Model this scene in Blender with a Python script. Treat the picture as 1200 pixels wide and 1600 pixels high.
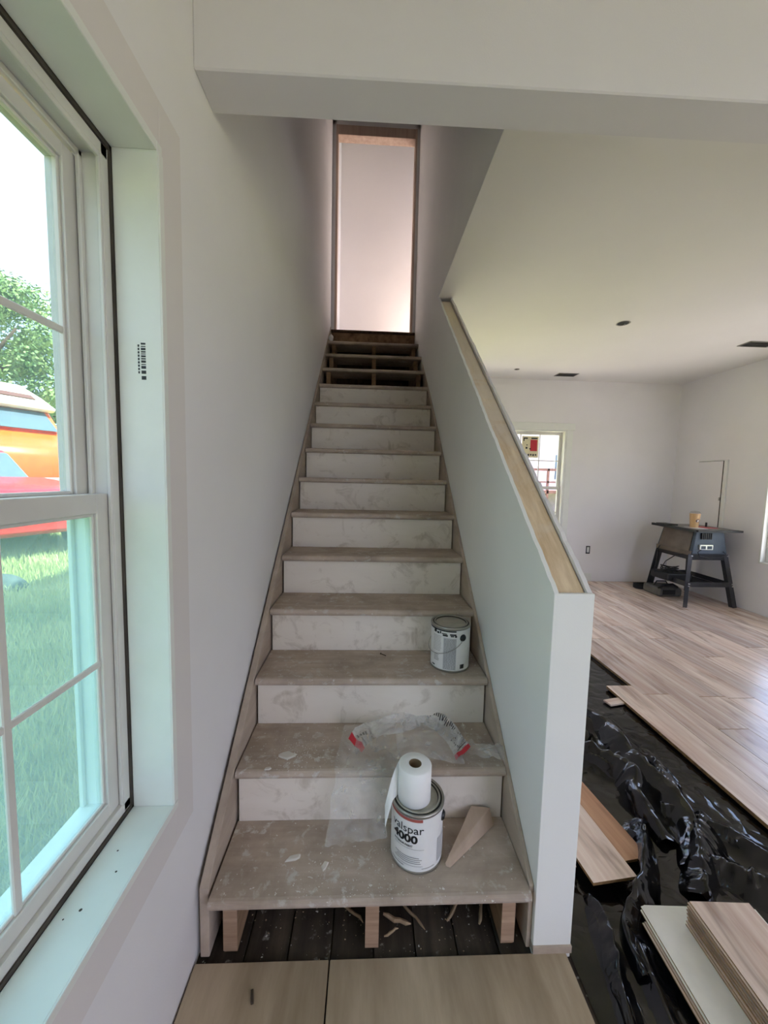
import bpy, bmesh, math, random
from mathutils import Vector, Matrix, noise
random.seed(7)
SC = bpy.context.scene
COL = SC.collection
for o in list(bpy.data.objects):
    bpy.data.objects.remove(o)

# ------------------------------------------------------------------ camera
def cam_axes(yaw, pitch, roll):
    cy, sy, cp, sp = math.cos(yaw), math.sin(yaw), math.cos(pitch), math.sin(pitch)
    fwd = Vector((-sy*cp, cy*cp, sp)); right = Vector((cy, sy, 0)); up = right.cross(fwd)
    c, s = math.cos(roll), math.sin(roll)
    return c*right + s*up, -s*right + c*up, fwd
CAM = Vector((0.424, -0.9879, 1.3816))
R_, U_, F_ = cam_axes(-0.04404, -0.0840, 0.02285)
cd = bpy.data.cameras.new('camera'); camo = bpy.data.objects.new('camera', cd); COL.objects.link(camo)
cd.sensor_fit = 'HORIZONTAL'; cd.sensor_width = 36.0; cd.lens = 36.0*600.0/1200.0
cd.clip_start = 0.02; cd.clip_end = 300
m3 = Matrix((R_, U_, -F_)).transposed()
camo.matrix_world = Matrix.Translation(CAM) @ m3.to_4x4()
SC.camera = camo

# ------------------------------------------------------------------ sky, sun, exposure
SC.view_settings.view_transform = 'Standard'
SC.view_settings.look = 'None'
SC.view_settings.gamma = 1.0
SC.view_settings.use_curve_mapping = False
SC.view_settings.exposure = 1.78
try:
    SC.cycles.use_denoising = True
    SC.cycles.max_bounces = 10
    SC.cycles.diffuse_bounces = 6
    SC.cycles.transparent_max_bounces = 24
    SC.cycles.sample_clamp_indirect = 6.0
    SC.cycles.caustics_reflective = False
    SC.cycles.caustics_refractive = False
except Exception:
    pass
W = bpy.data.worlds.new('sky'); SC.world = W; W.use_nodes = True
wn, wl = W.node_tree.nodes, W.node_tree.links
wn.clear()
wout = wn.new('ShaderNodeOutputWorld'); wbg = wn.new('ShaderNodeBackground')
wtc = wn.new('ShaderNodeTexCoord'); wno = wn.new('ShaderNodeTexNoise'); wr = wn.new('ShaderNodeValToRGB')
wno.inputs['Scale'].default_value = 2.2; wno.inputs['Detail'].default_value = 6
wl.new(wtc.outputs['Generated'], wno.inputs['Vector'])
wr.color_ramp.elements[0].position = .42; wr.color_ramp.elements[0].color = (.52, .66, 1.05, 1)
wr.color_ramp.elements[1].position = .62; wr.color_ramp.elements[1].color = (.90, .885, 1.04, 1)
wl.new(wno.outputs['Fac'], wr.inputs['Fac']); wl.new(wr.outputs['Color'], wbg.inputs['Color'])
wbg.inputs['Strength'].default_value = 1.62
wl.new(wbg.outputs[0], wout.inputs[0])
sl = bpy.data.lights.new('sun', 'SUN'); sl.energy = 11.0; sl.angle = .01; sl.color = (1, .94, .90)
so = bpy.data.objects.new('sun', sl); COL.objects.link(so)
so.rotation_euler = Vector((0.52, -0.0, 1.0)).to_track_quat('Z', 'Y').to_euler()

def portal(loc, rot, sx, sy):
    l = bpy.data.lights.new('daylight_portal', 'AREA'); l.shape = 'RECTANGLE'; l.size = sx; l.size_y = sy
    l.cycles.is_portal = True
    o = bpy.data.objects.new('daylight_portal', l); COL.objects.link(o); o.location = loc; o.rotation_euler = rot
H = math.pi/2
portal((2.65, -3.62, 1.25), (H, 0, 0), 1.7, 2.3)              # opening added behind the camera for daylight
portal((4.80, 2.35, 1.25), (0, H, 0), 1.4, 1.3)
portal((4.80, -2.4, 1.35), (0, H, 0), 1.9, 1.2)
portal((-.26, -.48, 1.32), (0, -H, 0), 1.5, .8)
portal((2.66, 4.40, 1.37), (-H, 0, 0), .9, 1.5)
portal((1.56, 4.40, 1.37), (-H, 0, 0), .8, 1.5)
portal((4.80, 4.0, 4.5), (0, H, 0), 2.0, 1.1)
portal((3.35, 3.98, 6.16), (0, 0, 0), 1.7, .8)

# ------------------------------------------------------------------ material helpers
MATS = {}
def lin(c):
    return tuple(((v/255.0)/12.92 if v/255.0 <= .04045 else ((v/255.0+.055)/1.055)**2.4) for v in c) + (1,)
def new_mat(name, rough=.6, metallic=0, spec=.5):
    m = bpy.data.materials.new(name); m.use_nodes = True
    nt = m.node_tree; b = nt.nodes['Principled BSDF']
    b.inputs['Roughness'].default_value = rough; b.inputs['Metallic'].default_value = metallic
    b.inputs['Specular IOR Level'].default_value = spec
    MATS[name] = m
    return m, nt, b
def coords(nt, scale=(1, 1, 1), rnd=True):
    tc = nt.nodes.new('ShaderNodeTexCoord'); mp = nt.nodes.new('ShaderNodeMapping')
    mp.inputs['Scale'].default_value = scale
    if rnd:
        oi = nt.nodes.new('ShaderNodeObjectInfo'); ml = nt.nodes.new('ShaderNodeMath'); ml.operation = 'MULTIPLY'; ml.inputs[1].default_value = 37.0
        nt.links.new(oi.outputs['Random'], ml.inputs[0])
        ad = nt.nodes.new('ShaderNodeVectorMath'); ad.operation = 'ADD'
        nt.links.new(tc.outputs['Object'], ad.inputs[0]); nt.links.new(ml.outputs[0], ad.inputs[1])
        nt.links.new(ad.outputs[0], mp.inputs['Vector'])
    else:
        nt.links.new(tc.outputs['Object'], mp.inputs['Vector'])
    return mp.outputs[0]
def nz(nt, vec, scale, detail=4, rough=.55, dist=0):
    n = nt.nodes.new('ShaderNodeTexNoise'); n.inputs['Scale'].default_value = scale; n.inputs['Detail'].default_value = detail
    n.inputs['Roughness'].default_value = rough; n.inputs['Distortion'].default_value = dist
    nt.links.new(vec, n.inputs['Vector']); return n.outputs['Fac']
def ramp(nt, fac, stops):
    r = nt.nodes.new('ShaderNodeValToRGB'); e = r.color_ramp.elements
    while len(e) < len(stops): e.new(.5)
    for i, (p, c) in enumerate(stops):
        e[i].position = p; e[i].color = c if len(c) == 4 else tuple(c)+(1,)
    nt.links.new(fac, r.inputs['Fac']); return r.outputs['Color']
def mixc(nt, fac, a, b, mode='MIX'):
    m = nt.nodes.new('ShaderNodeMix'); m.data_type = 'RGBA'; m.blend_type = mode
    for s, v in ((m.inputs['Factor'], fac), (m.inputs['A'], a), (m.inputs['B'], b)):
        pass
    ins = [i for i in m.inputs if i.name in ('Factor', 'A', 'B')]
    fi = m.inputs[0]; ai = m.inputs[6]; bi = m.inputs[7]
    for s, v in ((fi, fac), (ai, a), (bi, b)):
        if hasattr(v, 'is_linked'): nt.links.new(v, s)
        else: s.default_value = v
    return m.outputs[2]
def bump(nt, b, fac, strength=.2, dist=.002):
    n = nt.nodes.new('ShaderNodeBump'); n.inputs['Strength'].default_value = strength; n.inputs['Distance'].default_value = dist
    nt.links.new(fac, n.inputs['Height']); nt.links.new(n.outputs[0], b.inputs['Normal'])
BW = lambda lo, hi: [(lo, (0, 0, 0, 1)), (hi, (1, 1, 1, 1))]

def plain(name, rgb, rough=.5, metallic=0, var=.06, scale=9, spec=.5, bmp=0):
    m, nt, b = new_mat(name, rough, metallic, spec); c = lin(rgb); v = coords(nt)
    f = nz(nt, v, scale); d = tuple(x*(1-var*2) for x in c[:3])+(1,); l = tuple(min(1, x*(1+var)) for x in c[:3])+(1,)
    nt.links.new(ramp(nt, f, [(.3, d), (.7, l)]), b.inputs['Base Color'])
    if bmp: bump(nt, b, nz(nt, v, 180, 2), bmp, .001)
    return m
def wall_mat(name, rgb, var=.05, tex=.25):
    m, nt, b = new_mat(name, .75, 0, .25); c = lin(rgb); v = coords(nt, rnd=False)
    f = nz(nt, v, 1.3, 5); d = tuple(x*(1-var) for x in c[:3])+(1,)
    nt.links.new(ramp(nt, f, [(.35, d), (.65, c)]), b.inputs['Base Color'])
    bump(nt, b, nz(nt, v, 220, 3), tex, .0012)
    return m
def wood_mat(name, dark, light, stretch=(30, 1.6, 30), rough=.6, rnd=.25, knots=True, spec=.4, extra=None):
    m, nt, b = new_mat(name, rough, 0, spec); v = coords(nt, stretch)
    g = nz(nt, v, 1.2, 7, .6, .25)
    col = ramp(nt, g, [(.30, lin(dark)), (.55, tuple((a+c)/2 for a, c in zip(lin(dark), lin(light)))), (.75, lin(light))])
    if knots:
        v2 = coords(nt, (10, 1.7, 10)); k = nz(nt, v2, 1.5, 4, .55, .7)
        kc = ramp(nt, k, [(.50, (1, 1, 1, 1)), (.60, (.80, .77, .75, 1)), (.70, (.50, .45, .42, 1))])
        v3 = coords(nt, (6, .7, 6)); kc = mixc(nt, 1.0, kc, ramp(nt, nz(nt, v3, 1.0, 3, .5, .5), [(.35, (.86, .86, .88, 1)), (.62, (1.10, 1.08, 1.06, 1))]), 'MULTIPLY')
        col = mixc(nt, .8, col, kc, 'MULTIPLY')
    if rnd:
        oi = nt.nodes.new('ShaderNodeObjectInfo')
        col = mixc(nt, 1.0, col, ramp(nt, oi.outputs['Random'], [(0, (1-rnd, 1-rnd*1.05, 1-rnd*1.0, 1)), (1, (1+rnd*.3, 1+rnd*.3, 1+rnd*.3, 1))]), 'MULTIPLY')
    if extra: col = extra(nt, col)
    nt.links.new(col, b.inputs['Base Color'])
    bump(nt, b, g, .12, .001)
    return m
def spatter(lo1=.62, lo2=.555, dirt=.6):
    def f(nt, col):
        v = coords(nt)
        d = nz(nt, v, 5.5, 6, .6, .4)
        col = mixc(nt, dirt, col, ramp(nt, d, [(.35, (.55, .53, .50, 1)), (.62, (1.0, .99, .97, 1))]), 'MULTIPLY')
        big = nz(nt, v, 4.0, 3, .5, .3); sm = nz(nt, v, 26, 5, .62, .3)
        md = nt.nodes.new('ShaderNodeMath'); md.operation = 'MULTIPLY'
        nt.links.new(ramp(nt, big, BW(.38, .62)), md.inputs[0]); nt.links.new(ramp(nt, sm, BW(lo2, lo2+.10)), md.inputs[1])
        col = mixc(nt, md.outputs[0], col, lin((205, 203, 196)))
        sp = nz(nt, v, 75, 3, .5); col = mixc(nt, ramp(nt, sp, BW(.70, .73)), col, lin((220, 219, 213)))
        return col
    return f
def smudges(nt, col):
    v = coords(nt, (1, 1, 1)); a = nz(nt, v, 9, 6, .65, .8); z = nt.nodes.new('ShaderNodeTexCoord')
    return mixc(nt, .75, col, ramp(nt, a, [(.30, (.62, .58, .52, 1)), (.46, (1, 1, 1, 1))]), 'MULTIPLY')

M_wall = wall_mat('paint_white', (233, 231, 231))
M_wallmud = wall_mat('drywall_mud', (225, 220, 217), .06, .15)
M_stairwell = wall_mat('paint_stairwell', (226, 224, 223), .07)
M_ceil = wall_mat('ceiling_white', (236, 234, 231), .03, .12)
M_knee = wall_mat('drywall_primer', (240, 241, 236), .05, .2)
M_hall = wall_mat('hall_white', (246, 240, 237), .03)
M_edge = plain('drywall_edge', (206, 204, 196), .9, var=.15, scale=40)
M_trim = plain('trim_white', (228, 230, 224), .45, var=.02)
M_vinyl = plain('vinyl_white', (214, 212, 206), .38, var=.03)
M_gap = plain('dark_gap', (74, 68, 60), .9, var=.2)
M_tread = wood_mat('dusty_tread', (184, 168, 152), (208, 194, 180), (3, 22, 22), .8, .10, False, .25, spatter())
M_riser = wood_mat('primed_riser', (228, 219, 207), (240, 233, 223), (1.5, 6, 6), .65, .06, False, .3, smudges)
M_skirt = wood_mat('skirt_wood', (170, 154, 138), (200, 186, 169), (12, 2, 12), .75, .10, False, .3)
M_string = wood_mat('stringer_wood', (120, 96, 72), (168, 138, 108), (14, 2.0, 14), .8, .15, True, .3)
M_endgr = wood_mat('stringer_end', (150, 122, 100), (188, 160, 134), (4, 4, 60), .8, .1, False, .3)
M_dkwood = wood_mat('old_wood', (60, 46, 36), (104, 82, 64), (16, 2, 16), .85, .3, True, .2)
M_oldfloor = wood_mat('old_floor', (58, 52, 46), (108, 98, 86), (18, 2, 18), .9, .3, False, .2, spatter(.6, .62, .8))
def smear(nt, col):
    v = coords(nt, rnd=False); tc = nt.nodes.new('ShaderNodeTexCoord'); sx = nt.nodes.new('ShaderNodeSeparateXYZ')
    nt.links.new(tc.outputs['Object'], sx.inputs[0])
    n = nz(nt, v, 7, 6, .65, .8)
    ad = nt.nodes.new('ShaderNodeMath'); ad.operation = 'MULTIPLY_ADD'; ad.inputs[1].default_value = .42; 
    nt.links.new(sx.outputs['Y'], ad.inputs[0]); nt.links.new(n, ad.inputs[2])
    f = ramp(nt, ad.outputs[0], [(.62, (0, 0, 0, 1)), (.90, (.7, .7, .7, 1))])
    return mixc(nt, f, col, lin((222, 212, 196)))
M_cap = wood_mat('pine_cap', (196, 170, 132), (240, 222, 190), (30, 1.3, 6), .7, 0, False, .3, smear)
M_stud = wood_mat('stud_pine', (186, 160, 142), (216, 194, 176), (20, 20, 1.5), .75, .1, False, .3)
M_ply = wood_mat('plywood', (148, 130, 106), (214, 197, 170), (6, .9, 6), .8, .12, False, .25)
M_hallfloor = wood_mat('hall_subfloor', (198, 188, 180), (222, 213, 206), (9, 1.3, 9), .8, 0, False, .25)
M_lam = wood_mat('laminate', (214, 184, 166), (255, 244, 230), (22, 1.1, 22), .24, .26, True, 1.0)
M_lamwarm = wood_mat('laminate_warm', (176, 132, 100), (214, 172, 138), (22, 1.1, 22), .32, 0, True, .6)
M_lamedge = plain('laminate_core', (150, 118, 76), .8, var=.2, scale=60)
M_lamback = plain('laminate_backing', (242, 240, 230), .55, var=.04)
M_black = None
def black_plastic():
    m, nt, b = new_mat('black_plastic', .09, 0, .5); b.inputs['Base Color'].default_value = (.005, .005, .0055, 1)
    v = coords(nt, rnd=False)
    n = nt.nodes.new('ShaderNodeTexNoise'); n.inputs['Scale'].default_value = 6; n.inputs['Detail'].default_value = 2; nt.links.new(v, n.inputs['Vector'])
    ad = nt.nodes.new('ShaderNodeVectorMath'); ad.operation = 'MULTIPLY_ADD'; ad.inputs[1].default_value = (.25, .25, .25); nt.links.new(n.outputs['Color'], ad.inputs[0]); nt.links.new(v, ad.inputs[2])
    vo = nt.nodes.new('ShaderNodeTexVoronoi'); vo.feature = 'DISTANCE_TO_EDGE'; vo.inputs['Scale'].default_value = 7; nt.links.new(ad.outputs[0], vo.inputs['Vector'])
    mx = nt.nodes.new('ShaderNodeMath'); mx.operation = 'MULTIPLY_ADD'; mx.inputs[1].default_value = .35
    nt.links.new(ramp(nt, vo.outputs['Distance'], BW(0, .22)), mx.inputs[0]); nt.links.new(nz(nt, v, 4, 2, .5, .6), mx.inputs[2])
    bump(nt, b, mx.outputs[0], .30, .02)
    return m
M_black = black_plastic()
def glass(name, tint, refl=.06, haze=0.0, hc=(.8, 1, 1)):
    m = bpy.data.materials.new(name); m.use_nodes = True; nt = m.node_tree; nt.nodes.clear()
    o = nt.nodes.new('ShaderNodeOutputMaterial'); t = nt.nodes.new('ShaderNodeBsdfTransparent'); g = nt.nodes.new('ShaderNodeBsdfGlossy')
    t.inputs[0].default_value = tint+(1,); g.inputs['Roughness'].default_value = .02
    mx = nt.nodes.new('ShaderNodeMixShader'); mx.inputs[0].default_value = refl
    nt.links.new(t.outputs[0], mx.inputs[1]); nt.links.new(g.outputs[0], mx.inputs[2])
    out = mx.outputs[0]
    if haze:      # pale haze mixed in to lighten the view through the pane
        tr = nt.nodes.new('ShaderNodeBsdfTranslucent'); tr.inputs[0].default_value = hc+(1,)
        m2 = nt.nodes.new('ShaderNodeMixShader'); m2.inputs[0].default_value = haze
        nt.links.new(out, m2.inputs[1]); nt.links.new(tr.outputs[0], m2.inputs[2]); out = m2.outputs[0]
    nt.links.new(out, o.inputs[0])
    return m
M_glass = glass('window_glass', (.60, .67, .65), .06, .03, (.7, .95, 1.0))
M_clear = glass('clear_glass', (.95, .97, .96), .05)
M_glasslow = glass('window_glass_low', (.56, .72, .69), .08, .10, (.62, .95, 1.0))
def film_mat(name, milk, alpha):
    m = bpy.data.materials.new(name); m.use_nodes = True; nt = m.node_tree; b = nt.nodes['Principled BSDF']
    b.inputs['Base Color'].default_value = milk+(1,); b.inputs['Roughness'].default_value = .22; b.inputs['Specular IOR Level'].default_value = .6
    v = coords(nt); n = nz(nt, v, 14, 4, .6, .8)
    r = ramp(nt, n, [(.35, (alpha*.5,)*3), (.7, (min(1, alpha*1.9),)*3)])
    nt.links.new(r, b.inputs['Alpha']); bump(nt, b, nz(nt, v, 22, 4, .6, 1.5), .6, .01)
    return m
M_film = film_mat('clear_film', (.86, .86, .84), .20)
M_band = film_mat('milky_film', (.80, .80, .79), .34)
M_red = plain('red_print', (196, 34, 52), .4)
M_ink = plain('black_ink', (28, 28, 28), .5, var=.02)
M_inkgrey = plain('grey_ink', (150, 150, 148), .5, var=.02)
M_paper = plain('label_white', (236, 237, 236), .35, var=.015)
M_tissue = plain('tissue_white', (245, 245, 242), .9, var=.02, bmp=.2)
M_card = plain('cardboard_core', (120, 98, 72), .9)
M_tin = plain('tin_metal', (170, 168, 160), .35, .85, var=.08)
M_lid = plain('lid_metal', (178, 174, 160), .5, .35, var=.1, scale=20)
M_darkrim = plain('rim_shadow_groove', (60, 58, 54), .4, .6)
M_labelred = plain('label_red_band', (172, 92, 84), .45)
M_labelgrey = plain('label_grey_panel', (196, 198, 200), .45)
M_blackpl = plain('black_plastic_ear', (24, 24, 24), .4)
M_wedge = wood_mat('wedge_wood', (176, 154, 134), (204, 184, 164), (10, 3, 10), .85, .05, False)
M_chip = plain('plaster_chip', (212, 208, 198), .9)
M_splint = wood_mat('splinter_wood', (150, 126, 98), (200, 178, 148), (20, 3, 20), .85, .2, False)
M_stick = plain('dark_stick', (74, 62, 48), .85)
M_steel = plain('steel_grey', (96, 100, 106), .45, .6)
M_sawbody = plain('saw_blue_grey', (62, 72, 82), .5, .2, var=.1)
M_sawbrown = plain('saw_brown_grey', (98, 86, 74), .6, .1, var=.15)
M_sawleg = plain('saw_leg_grey', (58, 58, 60), .5, .3, var=.1)
M_sawtop = plain('saw_table_metal', (120, 116, 112), .35, .6, var=.2)
M_blackmetal = plain('black_metal', (30, 29, 28), .55, .2)
M_boltm = plain('bolt_zinc', (214, 214, 214), .3, .7)
M_coffee = plain('iced_coffee', (196, 158, 112), .4)
M_cuplid = glass('clear_lid', (.92, .92, .9), .15)
M_logo = plain('cup_logo', (64, 30, 40), .5)
M_grip = plain('tool_grey', (92, 90, 84), .6, var=.2)
M_rub = plain('cord_rubber', (22, 22, 22), .5)
M_orange = plain('van_orange', (232, 96, 20), .3, var=.08)
M_cream = plain('van_cream', (240, 232, 214), .35)
M_vglass = plain('van_glass', (84, 104, 116), .15, 0)
M_maroon = plain('stripe_maroon', (96, 54, 44), .5)
M_carred = plain('car_red', (206, 30, 44), .25)
M_tyre = plain('tyre', (30, 30, 30), .8)
M_tarp = plain('grey_tarp', (66, 68, 66), .7, var=.15)
M_bark = plain('bark', (84, 66, 50), .9, var=.3)
def leaf_mat(name, a, b_, s=.5):
    m, nt, b = new_mat(name, .6, 0, .3); v = coords(nt)
    nt.links.new(ramp(nt, nz(nt, v, s, 3), [(.35, lin(a)), (.65, lin(b_))]), b.inputs['Base Color']); return m
M_leaf = leaf_mat('leaves', (84, 122, 70), (158, 180, 112), 1.4)
M_grass = leaf_mat('grass_blades', (170, 168, 98), (206, 198, 134), 1.1)
M_soil = leaf_mat('lawn_soil', (120, 126, 74), (156, 156, 100), 1.6)
M_yellow = leaf_mat('lawn_dry', (168, 176, 70), (196, 200, 96), 1.0)
M_siding = plain('house_siding', (206, 196, 204), .7)
M_deck = plain('deck_redwood', (112, 74, 72), .7, var=.15)
M_roof = plain('roof_shingle', (90, 86, 84), .9)
M_ext = plain('exterior_siding', (206, 206, 200), .7)
M_conc = plain('concrete', (198, 190, 188), .9, var=.08, scale=2)
M_asph = plain('asphalt', (112, 110, 112), .9, var=.08, scale=2)
M_bounce = plain('bounce_concrete', (222, 208, 196), .9, var=.05, scale=2)
M_stick_y = plain('sticker_cream', (232, 222, 186), .5)

# ------------------------------------------------------------------ geometry helpers
class MB:
    def __init__(s): s.v = []; s.f = []; s.m = []
    def add(s, vs, fs, mi=0):
        k = len(s.v); s.v += [tuple(v) for v in vs]; s.f += [tuple(i+k for i in f) for f in fs]; s.m += [mi]*len(fs); return s
    def box(s, x0, x1, y0, y1, z0, z1, mi=0, M=None):
        vs = [(x, y, z) for z in (z0, z1) for y in (y0, y1) for x in (x0, x1)]
        if M is not None: vs = [tuple(M @ Vector(v)) for v in vs]
        return s.add(vs, [(0, 2, 3, 1), (4, 5, 7, 6), (0, 1, 5, 4), (2, 6, 7, 3), (0, 4, 6, 2), (1, 3, 7, 5)], mi)
    def hexa(s, b, t, mi=0):
        """b,t: four corner points (ccw from above) of bottom and top"""
        return s.add(list(b)+list(t), [(3, 2, 1, 0), (4, 5, 6, 7), (0, 1, 5, 4), (1, 2, 6, 5), (2, 3, 7, 6), (3, 0, 4, 7)], mi)
    def prism(s, pts, axis, a, b, mi=0):
        """polygon in the two other axes, extruded along axis"""
        def P(p, t):
            return {0: (t, p[0], p[1]), 1: (p[0], t, p[1]), 2: (p[0], p[1], t)}[axis]
        n = len(pts); vs = [P(p, a) for p in pts]+[P(p, b) for p in pts]
        return s.add(vs, [tuple(range(n))[::-1], tuple(range(n, 2*n))]+[(i, (i+1) % n, n+(i+1) % n, n+i) for i in range(n)], mi)
    def lathe(s, prof, c=(0, 0, 0), n=40, mi=0, mfun=None):
        k = len(s.v)
        for r, z in prof:
            for i in range(n):
                a = 2*math.pi*i/n; s.v.append((c[0]+r*math.cos(a), c[1]+r*math.sin(a), c[2]+z))
        for j in range(len(prof)-1):
            for i in range(n):
                s.f.append((k+j*n+i, k+j*n+(i+1) % n, k+(j+1)*n+(i+1) % n, k+(j+1)*n+i)); s.m.append(mfun(j) if mfun else mi)
        return s
    def tube(s, pts, r, n=8, mi=0, cap=True):
        pts = [Vector(p) for p in pts]; k = len(s.v); rr = r if isinstance(r, (list, tuple)) else [r]*len(pts)
        prev = None
        for j, p in enumerate(pts):
            d = (pts[min(j+1, len(pts)-1)]-pts[max(j-1, 0)]).normalized()
            if prev is None: prev = d.orthogonal().normalized()
            u = (prev - d*prev.dot(d)).normalized(); w = d.cross(u); prev = u
            for i in range(n):
                a = 2*math.pi*i/n; s.v.append(tuple(p+(u*math.cos(a)+w*math.sin(a))*rr[j]))
        for j in range(len(pts)-1):
            for i in range(n):
                s.f.append((k+j*n+i, k+j*n+(i+1) % n, k+(j+1)*n+(i+1) % n, k+(j+1)*n+i)); s.m.append(mi)
        if cap:
            s.f.append(tuple(k+i for i in range(n))[::-1]); s.m.append(mi)
            e = k+(len(pts)-1)*n; s.f.append(tuple(e+i for i in range(n))); s.m.append(mi)
        return s
    def bar(s, a, b, w, h, mi=0, up=(0, 0, 1)):
        a = Vector(a); b = Vector(b); d = (b-a).normalized(); u = Vector(up); x = d.cross(u)
        if x.length < 1e-4: x = d.cross(Vector((0, 1, 0)))
        x.normalize(); z = x.cross(d)
        q = [(-1, -1), (1, -1), (1, 1), (-1, 1)]
        return s.hexa([a+x*w/2*i+z*h/2*j for i, j in q], [b+x*w/2*i+z*h/2*j for i, j in q], mi)
    def grid(s, fn, nu, nv, mi=0):
        k = len(s.v)
        for j in range(nv+1):
            for i in range(nu+1): s.v.append(tuple(fn(i/nu, j/nv)))
        for j in range(nv):
            for i in range(nu):
                a = k+j*(nu+1)+i; s.f.append((a, a+1, a+nu+2, a+nu+1)); s.m.append(mi)
        return s
    def obj(s, name, mats, parent=None, smooth=False, bevel=0, loc=None, seg=1, fix=True):
        me = bpy.data.meshes.new(name); me.from_pydata(s.v, [], s.f)
        if not isinstance(mats, (list, tuple)): mats = [mats]
        for m in mats: me.materials.append(m)
        for p, i in zip(me.polygons, s.m): p.material_index = i; p.use_smooth = smooth
        if fix:
            bm = bmesh.new(); bm.from_mesh(me); bmesh.ops.recalc_face_normals(bm, faces=bm.faces); bm.to_mesh(me); bm.free()
        me.update()
        o = bpy.data.objects.new(name, me); COL.objects.link(o)
        if loc is not None: o.location = loc
        if parent is not None: o.parent = parent
        if bevel:
            b = o.modifiers.new('bevel', 'BEVEL'); b.width = bevel; b.segments = seg; b.limit_method = 'ANGLE'
        return o
def B(*a, **k): return MB().box(*a, **k)
def tag(o, label, cat, group=None, kind=None):
    o['label'] = label; o['category'] = cat
    if group: o['group'] = group
    if kind: o['kind'] = kind
    return o
def struct(o, label=None):
    o['kind'] = 'structure'
    if label: o['label'] = label
    return o
def thing(name, label, cat, loc=(0, 0, 0), rotz=0, group=None, kind=None):
    o = bpy.data.objects.new(name, None); COL.objects.link(o); o.location = loc; o.rotation_euler = (0, 0, rotz); o.empty_display_size = .05
    if kind == 'structure': return struct(o, label)
    return tag(o, label, cat, group)
def shade_auto(o, ang=40):
    for p in o.data.polygons: p.use_smooth = True
    try: o.data.set_sharp_from_angle(angle=math.radians(ang))
    except Exception: pass
    return o
def text_mesh(body, size, bold=0.0):
    c = bpy.data.curves.new('t', 'FONT'); c.body = body; c.size = size; c.offset = bold; c.align_x = 'LEFT'; c.resolution_u = 3
    o = bpy.data.objects.new('t', c); COL.objects.link(o); dg = bpy.context.evaluated_depsgraph_get(); dg.update()
    me = bpy.data.meshes.new_from_object(o.evaluated_get(dg)); bpy.data.objects.remove(o)
    vs = [v.co.copy() for v in me.vertices]; fs = [tuple(p.vertices) for p in me.polygons]; bpy.data.meshes.remove(me)
    return vs, fs

# ================================================================== STRUCTURE
ZR = 6.0
XW, XK0, XK1, ZC, ZH, YF, XR = -.045, .938, 1.05, 2.78, 2.424, 4.25, 4.72
RISE, RUN, TT = .198, .2342, .030
# ---- floor: subfloor slab with plywood sheets and laid planks
floor = struct(B(-.25, 4.9, -3.7, 4.4, -.12, -.022).obj('floor', M_oldfloor), 'dusty subfloor under the stairs and room')
for x0, x1 in ((-.040, .338), (.342, 1.036)):
    B(x0, x1, -3.5, .012, -.021, 0).obj('plywood_sheet', M_ply, floor, bevel=.002)
for i in range(8):                                     # old boards seen through the open first riser
    B(-.03+i*.125, .09+i*.125, .014, .60, -.0215, -.012+random.uniform(-.004, .003)).obj('old_board', M_oldfloor, floor)
PW = .18
def add_plank(x0, w, y0, y1, z0=-.009, z1=.010):
    o = MB().box(-w/2+.0008, w/2-.0008, -(y1-y0)/2+.0008, (y1-y0)/2-.0008, -(z1-z0)/2, (z1-z0)/2)
    ob = o.obj('plank', [M_lam, M_lamedge], floor, bevel=.0012); ob.location = (x0+w/2, (y0+y1)/2, (z0+z1)/2)
    for p in ob.data.polygons:
        if abs(p.normal.z) < .5: p.material_index = 1
    return ob
for k in range(15):
    x0 = 2.085+k*PW; w = min(PW, XR-.006-x0)
    if w < .02: continue
    y = YF-.006 if k else 1.47; first = random.uniform(.35, 1.25) if k else 1.25
    while y > -.6:
        y0 = max(y-first, -.62); add_plank(x0, w, y0, y); y = y0; first = 1.25
# ---- left wall with window hole
def skew(v): return (v[0]+max(0, v[1]-.6)*.012*(1 if v[0] > -.1 else 0), v[1], v[2])
wl_ = MB(); XE = -.25
for (y0, y1, z0, z1) in ((-.065, 5.0, -.5, ZR), (-.895, -.065, -.5, .549), (-.895, -.065, 2.092, ZR), (-3.7, -.895, -.5, ZR)):
    wl_.box(XE, XW, y0, y1, z0, z1)
wl_.v = [skew(v) for v in wl_.v]
wallL = struct(wl_.obj('wall_left', [M_wall]), 'long pale wall with the window left of the stairs')
# mudded drywall band round the window
mb = MB()
for (y0, y1, z0, z1) in ((-.065, .03, .45, 2.19), (-.9, -.065, .45, .549), (-.9, -.065, 2.092, 2.19)):
    mb.box(XW-.001, XW+.0012, y0, y1, z0, z1)
mb.obj('mud_band', M_wallmud, wallL, bevel=.001)
# ---- header beam across the room
hd = struct(MB().hexa([(XW, .112, ZH), (XR, .07, ZH), (XR, .20, ZH), (XW, .237, ZH)], [(XW, .112, 3.0), (XR, .07, 3.0), (XR, .20, 3.0), (XW, .237, 3.0)]).obj('wall_header', M_wall, bevel=.004), 'white dropped header beam crossing above the stairs')
# ---- ceilings
cl = MB().box(XK0+.002, XR+.1, .2, YF+.1, ZC, ZC+.18).box(XW-.2, XR+.1, -3.7, .11, ZC, ZC+.18)
ceil = struct(cl.obj('ceiling', M_ceil), 'flat white drywall ceiling')
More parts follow.
